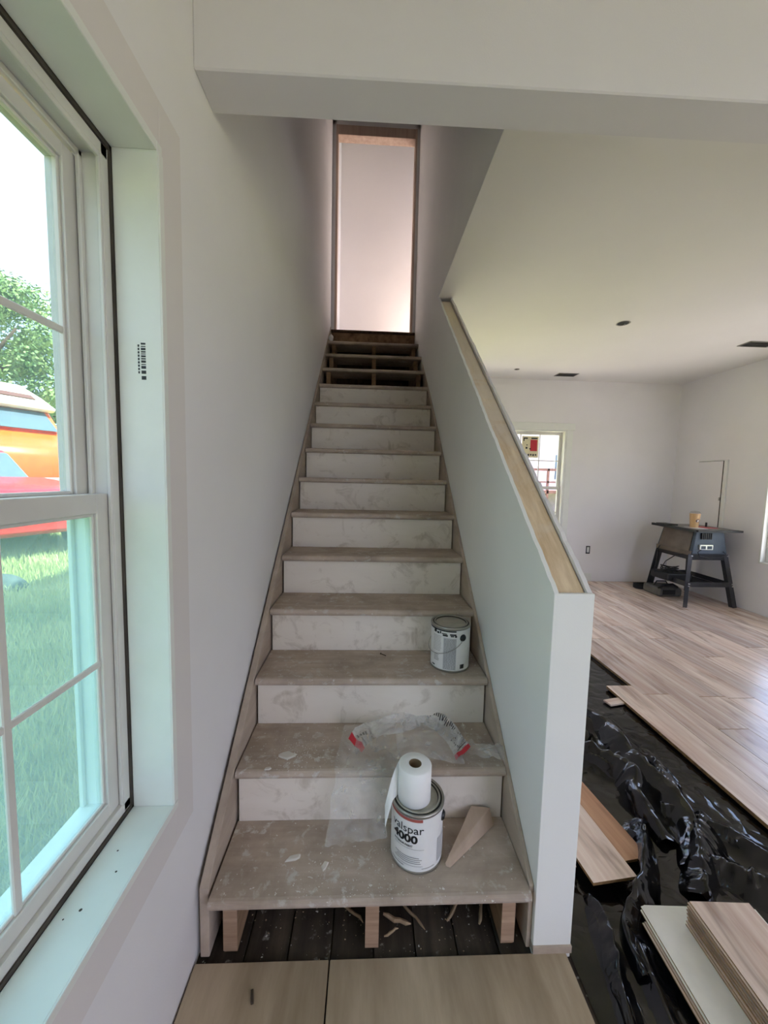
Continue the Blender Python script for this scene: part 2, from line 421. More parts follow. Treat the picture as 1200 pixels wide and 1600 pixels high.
# ---- far and right walls
fw = MB()
WX0, WX1, WZ0, WZ1 = 2.20, 3.12, .62, 2.11
VX0, VX1 = 1.16, 1.95          # guessed second far window, unseen behind the knee wall, added for daylight
for (x0, x1, z0, z1) in ((XK1, VX0, -.5, ZC), (VX1, WX0, -.5, ZC), (VX0, VX1, -.5, WZ0), (VX0, VX1, WZ1, ZC), (WX1, XR+.15, -.5, ZC), (WX0, WX1, -.5, WZ0), (WX0, WX1, WZ1, ZC)):
    fw.box(x0, x1, YF, YF+.14, z0, z1)
wallF = struct(fw.obj('wall_far', M_wall), 'white far wall of the room with grid windows')
RY0, RY1, RZ0, RZ1 = 1.7, 2.985, .56, 1.90
rw = MB()
for (y0, y1, z0, z1) in ((RY1, YF, -.5, ZC), (RY0, RY1, -.5, RZ0), (RY0, RY1, RZ1, ZC), (-1.8, RY0, -.5, ZC), (-3.0, -1.8, -.5, .40), (-3.0, -1.8, 2.3, ZC), (-3.7, -3.0, -.5, ZC)):  # the opening beside the camera is unseen, added for daylight
    rw.box(XR, XR+.14, y0, y1, z0, z1)
wallR = struct(rw.obj('wall_right', M_wall), 'white right wall of the room beside the table saw')
# ---- wall behind the camera, with an unseen wide opening added for daylight
bw = MB()
for (x0, x1, z0, z1) in ((-.25, 1.8, -.5, ZC), (3.5, 4.9, -.5, ZC), (1.8, 3.5, -.5, .10), (1.8, 3.5, 2.4, ZC)):
    bw.box(x0, x1, -3.7, -3.56, z0, z1)
struct(bw.obj('wall_back', M_wall), 'white wall behind the viewer with a wide opening added for daylight')
# ---- upper storey shell and roof
ZU0 = 15*.198
ush = MB().box(XR, XR+.14, -3.7, 3.46, ZC+.18, ZR).box(XR, XR+.14, 3.46, 4.55, ZC+.18, ZU0+.5).box(-.25, XR+.14, -3.7, -3.56, ZC+.18, ZR)  # hall end left open above its sill, an unseen opening added for daylight
struct(ush.obj('wall_upper', M_ext), 'plain outer walls of the upper storey')
struct(MB().box(-.45, XR+.5, -3.9, 3.55, ZR, ZR+.15).box(-.45, XR+.5, 4.40, 5.3, ZR, ZR+.15).box(-.45, 2.5, 3.55, 4.40, ZR, ZR+.15).box(4.2, XR+.5, 3.55, 4.40, ZR, ZR+.15).obj('trim_roof', M_roof), 'dark flat roof of the house with an added skylight gap')  # gap over the hall is an unseen skylight added to brighten it
struct(B(XR+.14, XR+1.15, -3.9, 5.3, 2.62, 2.70).obj('trim_added_eave', M_roof), 'eave added to block sun along the right side of the house')  # unseen slab added to keep the sun out of the right windows
# ---- stair side wall: knee wall that rises to the ceiling, upper stairwell wall
prof = [(.028, -.02), (.028, 1.066), (2.062, 2.735), (2.062, ZR), (3.40, ZR), (3.40, -.02)]
KT = .0127
wk = thing('wall_stair', 'sloping stair knee wall with bare wooden cap', None, kind='structure')
core = MB().prism([(.029, 0), (.029, 1.050), (2.10, 2.745), (3.40, 2.745), (3.40, 0)], 0, XK0+KT, XK1-KT)
core.obj('wall_framing', M_stud, wk)
def ragged(side):
    x0, x1 = (XK0, XK0+KT) if side == 0 else (XK1-KT, XK1)
    n = 90; pts = []
    for i in range(n+1):
        t = i/n; y = .016+t*(2.05-.016); z = 1.085+t*(2.772-1.085)
        j = (noise.noise(Vector((t*60, side*9, 0)))*.006 + noise.noise(Vector((t*13, side*5, 3)))*.006)*(1.6 if side else 1)
        pts.append((y, z+j-(.009 if side else .002)))
    vs = []; fs = []
    for (y, z) in pts:
        vs += [(x0, y, -.02), (x0, y, z), (x1, y, -.02), (x1, y, z+.001)]
    m = MB()
    for i in range(n):
        a = 4*i; b = 4*(i+1)
        fs += [(a, a+1, b+1, b), (a+2, b+2, b+3, a+3), (a+1, a+3, b+3, b+1)]
    fs += [(0, 2, 3, 1)]
    m.add(vs, fs)
    (m.box(x0, x1, 2.05, 3.42, -.02, 2.776) if side else None)
    return m
ragged(0).obj('drywall_skin', M_knee, wk); ragged(1).obj('drywall_skin', M_wall, wk)
MB().box(XK0-.001, XK1+.001, .0135, .027, -.02, 1.083).obj('drywall_end', M_knee, wk, bevel=.0015)
MB().box(XK0-.002, XK1+.002, .008, .030, 0, .022).obj('wood_foot_block', M_skirt, wk)
sl_ = (2.745-1.066)/(2.07-.03)
cp = MB().hexa([(XK0+.0145, .030, 1.035), (XK1-.0150, .030, 1.035), (XK1-.0150, 2.075, 1.035+sl_*2.045), (XK0+.0145, 2.075, 1.035+sl_*2.045)],
               [(XK0+.0145, .030, 1.076), (XK1-.0150, .030, 1.076), (XK1-.0150, 2.075, 1.076+sl_*2.045), (XK0+.0145, 2.075, 1.076+sl_*2.045)])
cp.obj('wood_cap', M_cap, wk, bevel=.003)
us = MB().box(XK0, XK1, .20, 2.05, ZC+.0005, ZR).hexa([(XK0, 2.05, -.02), (XK0+.012, 2.05, -.02), (XK0+.012, 3.42, -.02), (.908, 3.42, -.02)], [(XK0, 2.05, ZR), (XK0+.012, 2.05, ZR), (XK0+.012, 3.42, ZR), (.908, 3.42, ZR)]).box(XK0+.013, XK1, 2.0505, 3.42, ZC+.0005, ZR)
struct(us.obj('wall_stairwell', M_knee), 'upper right wall of the stairwell in shade')
# ---- upper hall: door wall, floor, walls
ZU = 15*RISE-.003; YD = 3.36
dw = MB().box(-.2, .028, YD, YD+.10, ZU-.165, ZR).box(.878, XR, YD, YD+.10, ZU-.165, ZR).box(-.2, 1.4, YD, YD+.10, 5.06, ZR)
struct(dw.obj('wall_doorway', M_stairwell), 'wall with a tall raw doorway at the top of the stairs')
struct(B(-.2, 1.06, YD+.07, YD+.13, -.5, ZU-.18).obj('wall_understairs', M_dkwood), 'dark wall closing the space under the stairs')  # dark wood colour stands in for the shade behind the open risers
d1 = thing('door_1', 'tall raw framed doorway opening at the top of the stairs', None, kind='structure')
B(.028, .050, YD-.004, YD+.10, ZU, 5.06).obj('door_jamb', M_stud, d1, bevel=.001)
B(.858, .878, YD-.004, YD+.10, ZU, 5.06).obj('door_jamb', M_stud, d1, bevel=.001)
B(.050, .858, YD-.002, YD+.10, 4.965, 5.06).obj('door_head', M_stud, d1, bevel=.001)
struct(B(-.2, XR, YD-.02, 4.8, ZU-.17, ZU).obj('floor_upper', M_hallfloor), 'bare wooden floor of the upper hall')
hb = MB().box(-.2, XR+.14, 4.42, 4.55, ZU, ZR).box(-.2, -.035, 3.46, 4.42, ZU, ZR)
struct(hb.obj('wall_hall', M_hall), 'bright pinkish white wall of the upper hall')
struct(B(.9, 1.06, -.0, 3.42, ZR-.05, ZR).obj('trim_1', M_stairwell), 'strip at the top of the stairwell')
# baseboard scrap on far wall
struct(B(3.30, 3.62, YF-.014, YF, .012, .125).obj('baseboard_far', M_trim, bevel=.002), 'short white baseboard piece under the far window')

# ================================================================== WINDOWS
def window_left():
    w = thing('window_1', 'white double hung window in the left wall', None, (0, 0, 0), kind='structure')
    ya, yb = -.085, -.875
    B(-.135, XW+.006, ya, ya+.020, .549, 2.092).obj('jamb_board', M_trim, w, bevel=.0015)
    B(-.135, XW+.006, yb-.020, yb, .549, 2.092).obj('jamb_board', M_trim, w, bevel=.0015)
    B(-.135, XW+.006, yb, ya, 2.072, 2.092).obj('head_board', M_trim, w, bevel=.0015)
    B(-.135, XW+.006, yb, ya, .549, .570).obj('sill_board', M_trim, w, bevel=.0015)
    # thin front edging strips
    for bx in ((ya+.001, ya+.019, .571, 2.071), ):
        B(XW+.004, XW+.0085, bx[0], bx[1], bx[2], bx[3]).obj('edge_strip', M_trim, w, bevel=.001)
    B(XW+.004, XW+.0085, yb, ya+.019, .551, .5695).obj('edge_strip', M_trim, w, bevel=.001)
    B(-.138, -.132, yb-.01, ya+.01, .556, 2.085).v
    # dark gap behind the boards
    g = MB()
    for (y0, y1, z0, z1) in ((ya-.004, ya+.01, .56, 2.08), (yb-.01, yb+.006, .56, 2.08), (yb, ya, .556, .578), (yb, ya, 2.064, 2.085)):
        g.box(-.165, -.136, y0, y1, z0, z1)
    g.obj('shadow_gap', M_gap, w)
    f = MB()
    for (y0, y1, z0, z1) in ((ya-.026, ya-.0035, .578, 2.064), (yb+.006, yb+.026, .578, 2.064), (yb+.006, ya-.0035, .575, .600), (yb+.006, ya-.006, 2.040, 2.064)):
        f.box(-.238, -.140, y0, y1, z0, z1)
    # ribs of the sash track
    for y0, y1 in ((ya-.036, ya-.026), (yb+.026, yb+.036)):
        f.box(-.186, -.178, y0, y1, .60, 2.04); f.box(-.236, -.226, y0, y1, .60, 2.04)
        f.box(-.148, -.140, y0+.004, y1-.002, .60, 2.04)
    f.box(-.186, -.178, yb+.026, ya-.026, 2.028, 2.04); f.box(-.148, -.140, yb+.026, ya-.026, 2.030, 2.04)
    f.obj('window_frame', M_vinyl, w, bevel=.0015)
    def sash(name, xi, xo, z0, z1, rail_b, rail_t, gm):
        m = MB(); y0, y1, st = yb+.028, ya-.028, .036
        m.box(xo, xi, y1-st, y1, z0, z1); m.box(xo, xi, y0, y0+st, z0, z1)
        m.box(xo, xi, y0+st, y1-st, z0, z0+rail_b); m.box(xo, xi, y0+st, y1-st, z1-rail_t, z1)
        # glazing bead step
        bx0, bx1 = xo+.004, xi-.006; b = .007
        m.box(bx0, bx1, y1-st-b, y1-st, z0+rail_b, z1-rail_t); m.box(bx0, bx1, y0+st, y0+st+b, z0+rail_b, z1-rail_t)
        m.box(bx0, bx1, y0+st+b, y1-st-b, z0+rail_b, z0+rail_b+b); m.box(bx0, bx1, y0+st+b, y1-st-b, z1-rail_t-b, z1-rail_t)
        s = m.obj(name, M_vinyl, w, bevel=.0015)
        xm = (xi+xo)/2; gy0, gy1 = y0+st, y1-st; gz0, gz1 = z0+rail_b, z1-rail_t
        B(xm-.002, xm+.002, gy0, gy1, gz0, gz1).obj('pane', gm, s)
        for t in (1/3, 2/3):
            y = gy0+(gy1-gy0)*t; B(xm+.003, xm+.010, y-.008, y+.008, gz0, gz1).obj('muntin', M_vinyl, s, bevel=.002)
        z = (gz0+gz1)/2; B(xm+.0036, xm+.0092, gy0+.0005, gy1-.0005, z-.0075, z+.0075).obj('muntin', M_vinyl, s, bevel=.002)
        return s
    sash('lower_sash', -.150, -.176, .600, 1.337, .034, .041, M_glasslow)
    sash('upper_sash', -.190, -.224, 1.300, 2.030, .036, .028, M_glass)
    for (hx, hy, hr) in ((-.075, -.245, .0022), (-.100, -.200, .0020), (-.095, -.315, .0030), (-.115, -.330, .0016)):
        MB().lathe([(hr, .5702), (hr*.6, .5706), (0, .5707)], c=(hx, hy, 0), n=8).obj('nail_mark', M_gap, w)
    # printed barcode on the right jamb board
    bc = MB(); x = -.085; z = 1.672; yy = ya-.0004
    for h, gap in ((.004, .003), (.002, .002), (.005, .002), (.003, .002), (.002, .002), (.004, .002), (.003, .002), (.005, .003), (.002, .002), (.006, .004), (.007, .005), (.008, .003)):
        bc.box(x, x+.010, yy, ya, z-h, z); z -= h+gap
    for k in range(9):
        bc.box(x-.007, x-.0035, yy, ya, 1.668-k*.0072-.005, 1.668-k*.0072)
    bc.obj('printed_barcode', M_ink, w)
    return w
window_left()
def window_far(name, label, WX0, WX1, marked):
    w = thing(name, label, None, kind='structure')
    y = YF
    c = .085
    B(WX0-c, WX0, y-.016, y, WZ0-.09, WZ1).obj('casing', M_trim, w, bevel=.002)
    B(WX1+.02, WX1+.02+c, y-.016, y, WZ0-.09, WZ1).obj('casing', M_trim, w, bevel=.002)
    B(WX0-c-.02, WX1+c+.045, y-.020, y, WZ1, WZ1+.095).obj('head_casing', M_trim, w, bevel=.002)
    m = MB()
    for (x0, x1, z0, z1) in ((WX0-.01, WX0+.02, WZ0, WZ1), (WX1-.006, WX1+.019, WZ0, WZ1), (WX0+.02, WX1-.006, WZ0-.02, WZ0+.004), (WX0+.02, WX1-.006, WZ1-.02, WZ1-.001)):
        m.box(x0, x1, y-.014, y+.10, z0, z1)
    m.obj('jamb_board', M_trim, w, bevel=.002)
    def sash(name, y0, z0, z1):
        m = MB(); x0, x1, s = WX0+.022, WX1-.008, .04
        m.box(x0, x0+s, y0, y0+.025, z0, z1); m.box(x1-s, x1, y0, y0+.025, z0, z1); m.box(x0+s, x1-s, y0, y0+.025, z0, z0+s); m.box(x0+s, x1-s, y0, y0+.025, z1-s, z1)
        o = m.obj(name, M_vinyl, w, bevel=.002)
        B(x0+s, x1-s, y0+.011, y0+.014, z0+s, z1-s).obj('pane', M_clear, o)
        for t in (1/3, 2/3):
            x = x0+s+(x1-x0-2*s)*t; B(x-.007, x+.007, y0+.004, y0+.010, z0+s, z1-s).obj('muntin', M_vinyl, o)
        z = (z0+z1)/2; B(x0+s, x1-s, y0+.0048, y0+.0095, z-.0065, z+.0065).obj('muntin', M_vinyl, o)
        return o, x0+s, (x1-x0-2*s)/3
    zm = 1.32
    o, gx, gw = sash('upper_sash', y+.062, zm-.02, WZ1-.02); sash('lower_sash', y+.034, WZ0+.0, zm+.02)
    if not marked: return w
    # maker's sticker on the middle upper pane
    sx0, sx1, sz0, sz1 = gx+gw+.02, gx+2*gw-.012, 1.735, 2.03
    st = B(sx0, sx1, y+.0695, y+.0715, sz0, sz1).obj('sticker', M_stick_y, w)
    t = MB(); yy = y+.0690
    t.box(sx0+.12, sx1-.02, yy, yy+.0005, sz0+.09, sz1-.05); t.obj('red_block', M_red, st)
    t = MB()
    t.box(sx0+.02, sx0+.08, yy-.0003, yy, sz1-.04, sz1-.022); t.box(sx0+.02, sx0+.035, yy-.0003, yy, sz1-.07, sz1-.04)
    t.box(sx0+.13, sx1-.02, yy-.0006, yy-.0002, sz1-.04, sz1-.022); t.box(sx0+.055, sx0+.08, yy-.0003, yy, sz0+.12, sz0+.145); t.box(sx0+.11, sx0+.13, yy-.0003, yy, sz0+.11, sz0+.13)
    t.box(sx0+.065, sx0+.08, yy-.0003, yy, sz0+.165, sz0+.18)
    for k in range(6): t.box(sx0+.02+k*.034, sx0+.043+k*.034, yy-.0003, yy, sz0+.022+(k % 2)*.006, sz0+.05)
    t.obj('print_marks', M_ink, st)
    return w
window_far('window_2', 'white grid window in the far wall with a sticker on its pane', WX0, WX1, True)
window_far('window_4', 'guessed white grid window in the far wall hidden behind the knee wall, added for daylight', VX0, VX1, False)
def window_right():
    w = thing('window_3', 'bright window at the right edge of the room', None, kind='structure')
    m = MB()
    for (y0, y1, z0, z1) in ((RY1-.02, RY1, RZ0, RZ1), (RY0, RY0+.02, RZ0, RZ1), (RY0, RY1, RZ0, RZ0+.02), (RY0, RY1, RZ1-.02, RZ1)):
        m.box(XR-.004, XR+.10, y0, y1, z0, z1)
    m.obj('jamb_board', M_trim, w, bevel=.002)
    m = MB(); x0 = XR+.05
    for (y0, y1, z0, z1) in ((RY1-.065, RY1-.02, RZ0+.02, RZ1-.02), (RY0+.02, RY0+.065, RZ0+.02, RZ1-.02), (RY0+.065, RY1-.065, RZ0+.02, RZ0+.06), (RY0+.065, RY1-.065, RZ1-.06, RZ1-.02), (RY0+.065, RY1-.065, 1.21, 1.25)):
        m.box(x0, x0+.03, y0, y1, z0, z1)
    s = m.obj('window_frame', M_vinyl, w, bevel=.002)
    B(x0+.013, x0+.017, RY0+.065, RY1-.065, RZ0+.06, RZ1-.06).obj('pane', M_clear, s)
window_right()

# ================================================================== STAIRCASE
st = tag(bpy.data.objects.new('staircase', None), 'straight unfinished wooden staircase with dusty treads rising to the doorway', 'staircase'); COL.objects.link(st)
def tread_y(n): return (n-1)*RUN           # nosing front of tread n
# tread: shared mesh with rounded nosing
TW = .92
pts = []
for i in range(7):
    a = -math.pi/2+math.pi*i/6; pts.append((TT/2*(1-math.cos(a))*1.0-.0, TT/2*math.sin(a)))
pts = [(TT/2-TT/2*math.cos(a), TT/2*math.sin(a)) for a in [-math.pi/2+math.pi*i/6 for i in range(7)]]
tp = pts+[(RUN+.026, TT/2), (RUN+.026, -TT/2)]
tm = MB().prism(tp, 0, 0, TW).obj('tread', M_tread)
for n in range(1, 15):
    o = tm if n == 1 else tm.copy()
    if n > 1: COL.objects.link(o)
    o.parent = st; o.location = (0+random.uniform(-.001, .001), tread_y(n), n*RISE-TT/2)
    if n <= 1: o['label'] = 'bottom tread with plaster spatter'
rm = B(.004, TW-.004, 0, .018, .0005, RISE-TT-.0005).obj('riser', M_riser)
first = True
for n in range(2, 12):
    o = rm if first else rm.copy()
    if not first: COL.objects.link(o)
    first = False
    o.parent = st; o.location = (random.uniform(-.001, .001), tread_y(n)+.026, (n-1)*RISE)
# stringers: sawtooth profile boards
def saw(x0, x1, mat, name='stringer'):
    p = []
    for n in range(1, 15):
        yf = tread_y(n)+.045
        p.append((yf, (n-1)*RISE-TT if n > 1 else -.01)); p.append((yf, n*RISE-TT))
    p.append((tread_y(14)+RUN+.04, 14*RISE-TT))
    back = [(tread_y(14)+RUN+.04, 14*RISE-.42), (.42, -.01)]
    return MB().prism(p+back, 0, x0, x1).obj(name, mat, st)
saw(.030, .068, M_string); saw(.443, .481, M_string); saw(.852, .890, M_string)
for x in (.030, .443, .852):    # pale sawn faces at the open first riser
    B(x-.001, x+.039, .040, .0455, -.005 if x > .3 and x < .6 else -.001, RISE-TT-.001).obj('stringer_face', M_endgr, st)
# skirt boards either side, parallel to the nosing line
sr = RISE/RUN
def skirt(x0, x1, lift):
    y0 = .028; L = 14.3*RUN
    p = [(y0, -.004), (y0, RISE+lift-.02), (L, RISE+lift-.02+(L-y0)*sr), (L, RISE+(L-y0)*sr-.36), (.46, -.004)]
    return MB().prism(p, 0, x0, x1).obj('skirt_board', M_skirt, st, bevel=.002)
sk = skirt(-.032, -.006, .035)
for v in sk.data.vertices:
    if v.co.y > 3: v.co.x += .018 if v.co.x < -.02 else .004
skirt(.923, .9375, .020)
# top riser boards and floor lip
B(.004, TW-.02, tread_y(15)+.022, tread_y(15)+.045, 14*RISE, 14*RISE+.085).obj('top_riser_board', M_dkwood, st)
B(.004, TW-.02, tread_y(15)+.030, tread_y(15)+.055, 14*RISE+.088, 15*RISE-.022).obj('top_riser_board', M_string, st)
B(.0, TW-.02, tread_y(15)+.005, YD-.02, 15*RISE-.024, 15*RISE).obj('landing_lip', M_dkwood, st, bevel=.004)

# ================================================================== THINGS ON THE STAIRS
def arc_patch(m, a0, a1, z0, z1, r, mi=0, n=None):
    n = n or max(1, int(abs(a1-a0)/5)); 
    def fn(u, v):
        a = math.radians(a0+(a1-a0)*u); return (r*math.sin(a), -r*math.cos(a), z0+(z1-z0)*v)
    m.grid(fn, n, 1, mi)
def wrap_text(m, body, size, a_start, z, r, bold=0.0, width=None, mi=0):
    vs, fs = text_mesh(body, size, bold)
    w = max(v.x for v in vs)
    k = 1 if width is None else width/w
    out = []
    for v in vs:
        a = math.radians(a_start)+v.x*k/r; out.append((r*math.sin(a), -r*math.cos(a), z+v.y))
    m.add(out, fs, mi)
def paint_can(loc, label, variant):
    R, Hh = .0825, .19
    t = thing('paint_can', label, 'paint can', loc, 0, None)
    body = MB().lathe([(.0, .003), (R-.004, .003), (R-.003, 0), (R, .0015), (R, .006), (R-.0015, .007), (R-.0015, Hh-.010)], n=56).obj('can_body', M_tin, t); shade_auto(body)
    lab = MB().lathe([(R-.0010, .008), (R-.0008, Hh-.012)], n=56).obj('paper_label', M_paper, t, smooth=True)
    rim = MB().lathe([(R-.0015, Hh-.012), (R+.0015, Hh-.009), (R+.0020, Hh-.004), (R, Hh), (R-.003, Hh+.0005), (R-.006, Hh-.003)], n=56).obj('rim', M_tin, t); shade_auto(rim, 60)
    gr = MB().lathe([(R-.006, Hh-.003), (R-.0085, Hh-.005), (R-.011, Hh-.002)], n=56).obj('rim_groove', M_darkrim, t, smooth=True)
    rr = R-.011
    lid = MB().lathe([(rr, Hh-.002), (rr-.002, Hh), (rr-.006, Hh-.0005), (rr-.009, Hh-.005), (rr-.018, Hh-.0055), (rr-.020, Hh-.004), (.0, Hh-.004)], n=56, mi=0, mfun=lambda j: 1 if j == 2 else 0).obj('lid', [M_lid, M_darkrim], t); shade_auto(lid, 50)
    rl = R+.0002
    if variant == 0:
        m = MB(); arc_patch(m, -95, 4, Hh-.022, Hh-.0125, rl); m.obj('red_band', M_labelred, lab)
        m = MB(); wrap_text(m, 'valspar', .036, -68, Hh-.060, rl, 0, .108); m.obj('printed_name', M_ink, lab)
        m = MB(); wrap_text(m, '4000', .034, -64, Hh-.090, rl, .0012, .084); m.obj('printed_number', M_ink, lab)
        m = MB(); wrap_text(m, 'INTERIOR PAINT', .0085, -62, Hh-.104, rl, .0002, .066); m.obj('printed_line', M_ink, lab)
        m = MB()
        arc_patch(m, -60, 8, Hh-.1105, Hh-.1095, rl)
        for k, (a0, a1) in enumerate(((-58, -2), (-52, 4), (-55, 0), (-60, 2))): arc_patch(m, a0, a1, .052-k*.006, .0540-k*.006, rl)
        arc_patch(m, -70, -35, .018, .0205, rl); arc_patch(m, 4, 34, .018, .0195, rl); arc_patch(m, -50, 6, .026, .027, rl)
        m.obj('small_print', M_inkgrey, lab)
        m = MB(); arc_patch(m, 42, 82, .022, .098, rl); m.obj('grey_panel', M_labelgrey, lab)
        ears, ez = (66, -114), .148
    else:
        m = MB(); arc_patch(m, -100, 4, Hh-.0185, Hh-.0125, rl); m.obj('black_band', M_ink, lab)
        m = MB()
        for a0, a1, z0, z1 in ((-66, -56, .160, .172), (-54, -46, .158, .166), (-44, -40, .160, .170), (-38, -22, .160, .164), (-35, -20, .152, .159), (-14, 4, .158, .164), (-12, -2, .152, .157), (0, 6, .150, .158)):
            arc_patch(m, a0, a1, z0, z1, rl)
        arc_patch(m, -72, -60, .016, .021, rl); m.obj('printed_heading', M_ink, lab)
        m = MB(); arc_patch(m, -32, 5, .012, .146, rl); m.obj('grey_panel', M_labelgrey, lab)
        m = MB(); random.seed(3)
        for k in range(22):
            a = -30
            while a < 3:
                b = a+random.uniform(2, 7); arc_patch(m, a, min(b, 4), .016+k*.0058, .0185+k*.0058, rl+.0003, n=1); a = b+random.uniform(1, 2.5)
        for k in range(11): arc_patch(m, -68, -38-random.uniform(0, 4), .085+k*.0062, .0866+k*.0062, rl)
        for k in range(5): arc_patch(m, -64, -44-random.uniform(0, 6), .042+k*.006, .0445+k*.006, rl)
        m.obj('small_print', M_inkgrey, lab)
        m = MB()
        for k in range(9): arc_patch(m, 18+k*1.5, 18.9+k*1.5+(k % 3)*.3, .016, .034, rl, n=1)
        m.obj('printed_barcode', M_ink, lab)
        ears, ez = (26, -154), .146
    for a in ears:
        e = MB().lathe([(0, .006), (.010, .006), (.014, .002), (.015, -.001), (.0, -.001)], n=20).obj('ear', M_blackpl, t); shade_auto(e)
        ar = math.radians(a)
        out = Vector((math.sin(ar), -math.cos(ar), 0))
        e.matrix_local = Matrix.Translation((out.x*(R-.0005), out.y*(R-.0005), ez)) @ out.to_track_quat('Z', 'Y').to_matrix().to_4x4()
    # wire bail hanging on one side
    a0, a1 = ears[0], ears[1]
    pts = []
    for i in range(25):
        u = i/24; a = math.radians(a0+(a1-a0)*u); rad = R+.004+.006*math.sin(math.pi*u)
        drop = .072*math.sin(math.pi*u)**.7
        pts.append((rad*math.sin(a), -rad*math.cos(a), ez-drop))
    if variant == 0:   # turned to the far side
        pts = []
        for i in range(25):
            u = i/24; a = math.radians(66+(246-66)*u); rad = R+.004+.01*math.sin(math.pi*u)
            pts.append((rad*math.sin(a), -rad*math.cos(a), ez-.05*math.sin(math.pi*u)**.7))
    wire = MB().tube(pts, .0012, 6).obj('wire_handle', M_tin, t, smooth=True)
    return t
paint_can((.602, .148, RISE+.0005), 'white paint can on the bottom tread with a paper roll on its lid', 0)
paint_can((.792, .600, 3*RISE+.0005), 'white paint can with grey lid standing on the third tread by the wall', 1)

# paper roll standing on the front can
def paper_roll():
    loc = (.590, .142, RISE+.0005+.19-.0035)
    t = thing('paper_towel_roll', 'white paper roll standing on the lid of the front paint can', 'paper roll', loc)
    r, h = .0515, .112
    ro = MB().lathe([(.020, .0), (r-.002, .0), (r, .002), (r, h-.003), (r-.003, h), (.020, h-.0005)], n=48).obj('paper_body', M_tissue, t); shade_auto(ro, 50)
    co = MB().lathe([(.020, .001), (.020, h-.0006), (.0185, h-.0006), (.0185, .001)], n=32).obj('cardboard_core', M_card, t, smooth=True)
    MB().lathe([(.0184, .003), (0, .003)], n=24).obj('core_shadow', M_card, t)
    # loose sheet leaving the roll on the left and hanging over the rim
    def fn(u, v):
        # u outwards along the sheet, v from its top edge to its bottom edge
        top = Vector((-.040-.056*u, .030-.052*u, .111-.030*u-.095*u*u))
        bz = .006 if u < .55 else .006-.062*((u-.55)/.45)**1.2
        bot = Vector((-.043-.047*u, .012-.058*u, bz))
        p = top.lerp(bot, v); w = .007*math.sin(5*u+3*v)*u
        return (p.x-w*.4, p.y-w, p.z+.4*w)
    MB().grid(fn, 14, 12).obj('loose_sheet', M_tissue, t, smooth=True, fix=False)
paper_roll()

# wooden wedge on the bottom tread
def wedge():
    t = tag(MB().hexa([(.686, .088, RISE+.001), (.700, .083, RISE+.001), (.884, .226, RISE+.001), (.806, .252, RISE+.001)],
                      [(.684, .092, RISE+.010), (.694, .094, RISE+.010), (.872, .246, RISE+.052), (.808, .254, RISE+.052)]).obj('wood_wedge', M_wedge, bevel=.002),
            'tapered brown wooden shim lying on the bottom tread beside the paint can', 'wedge')
wedge()

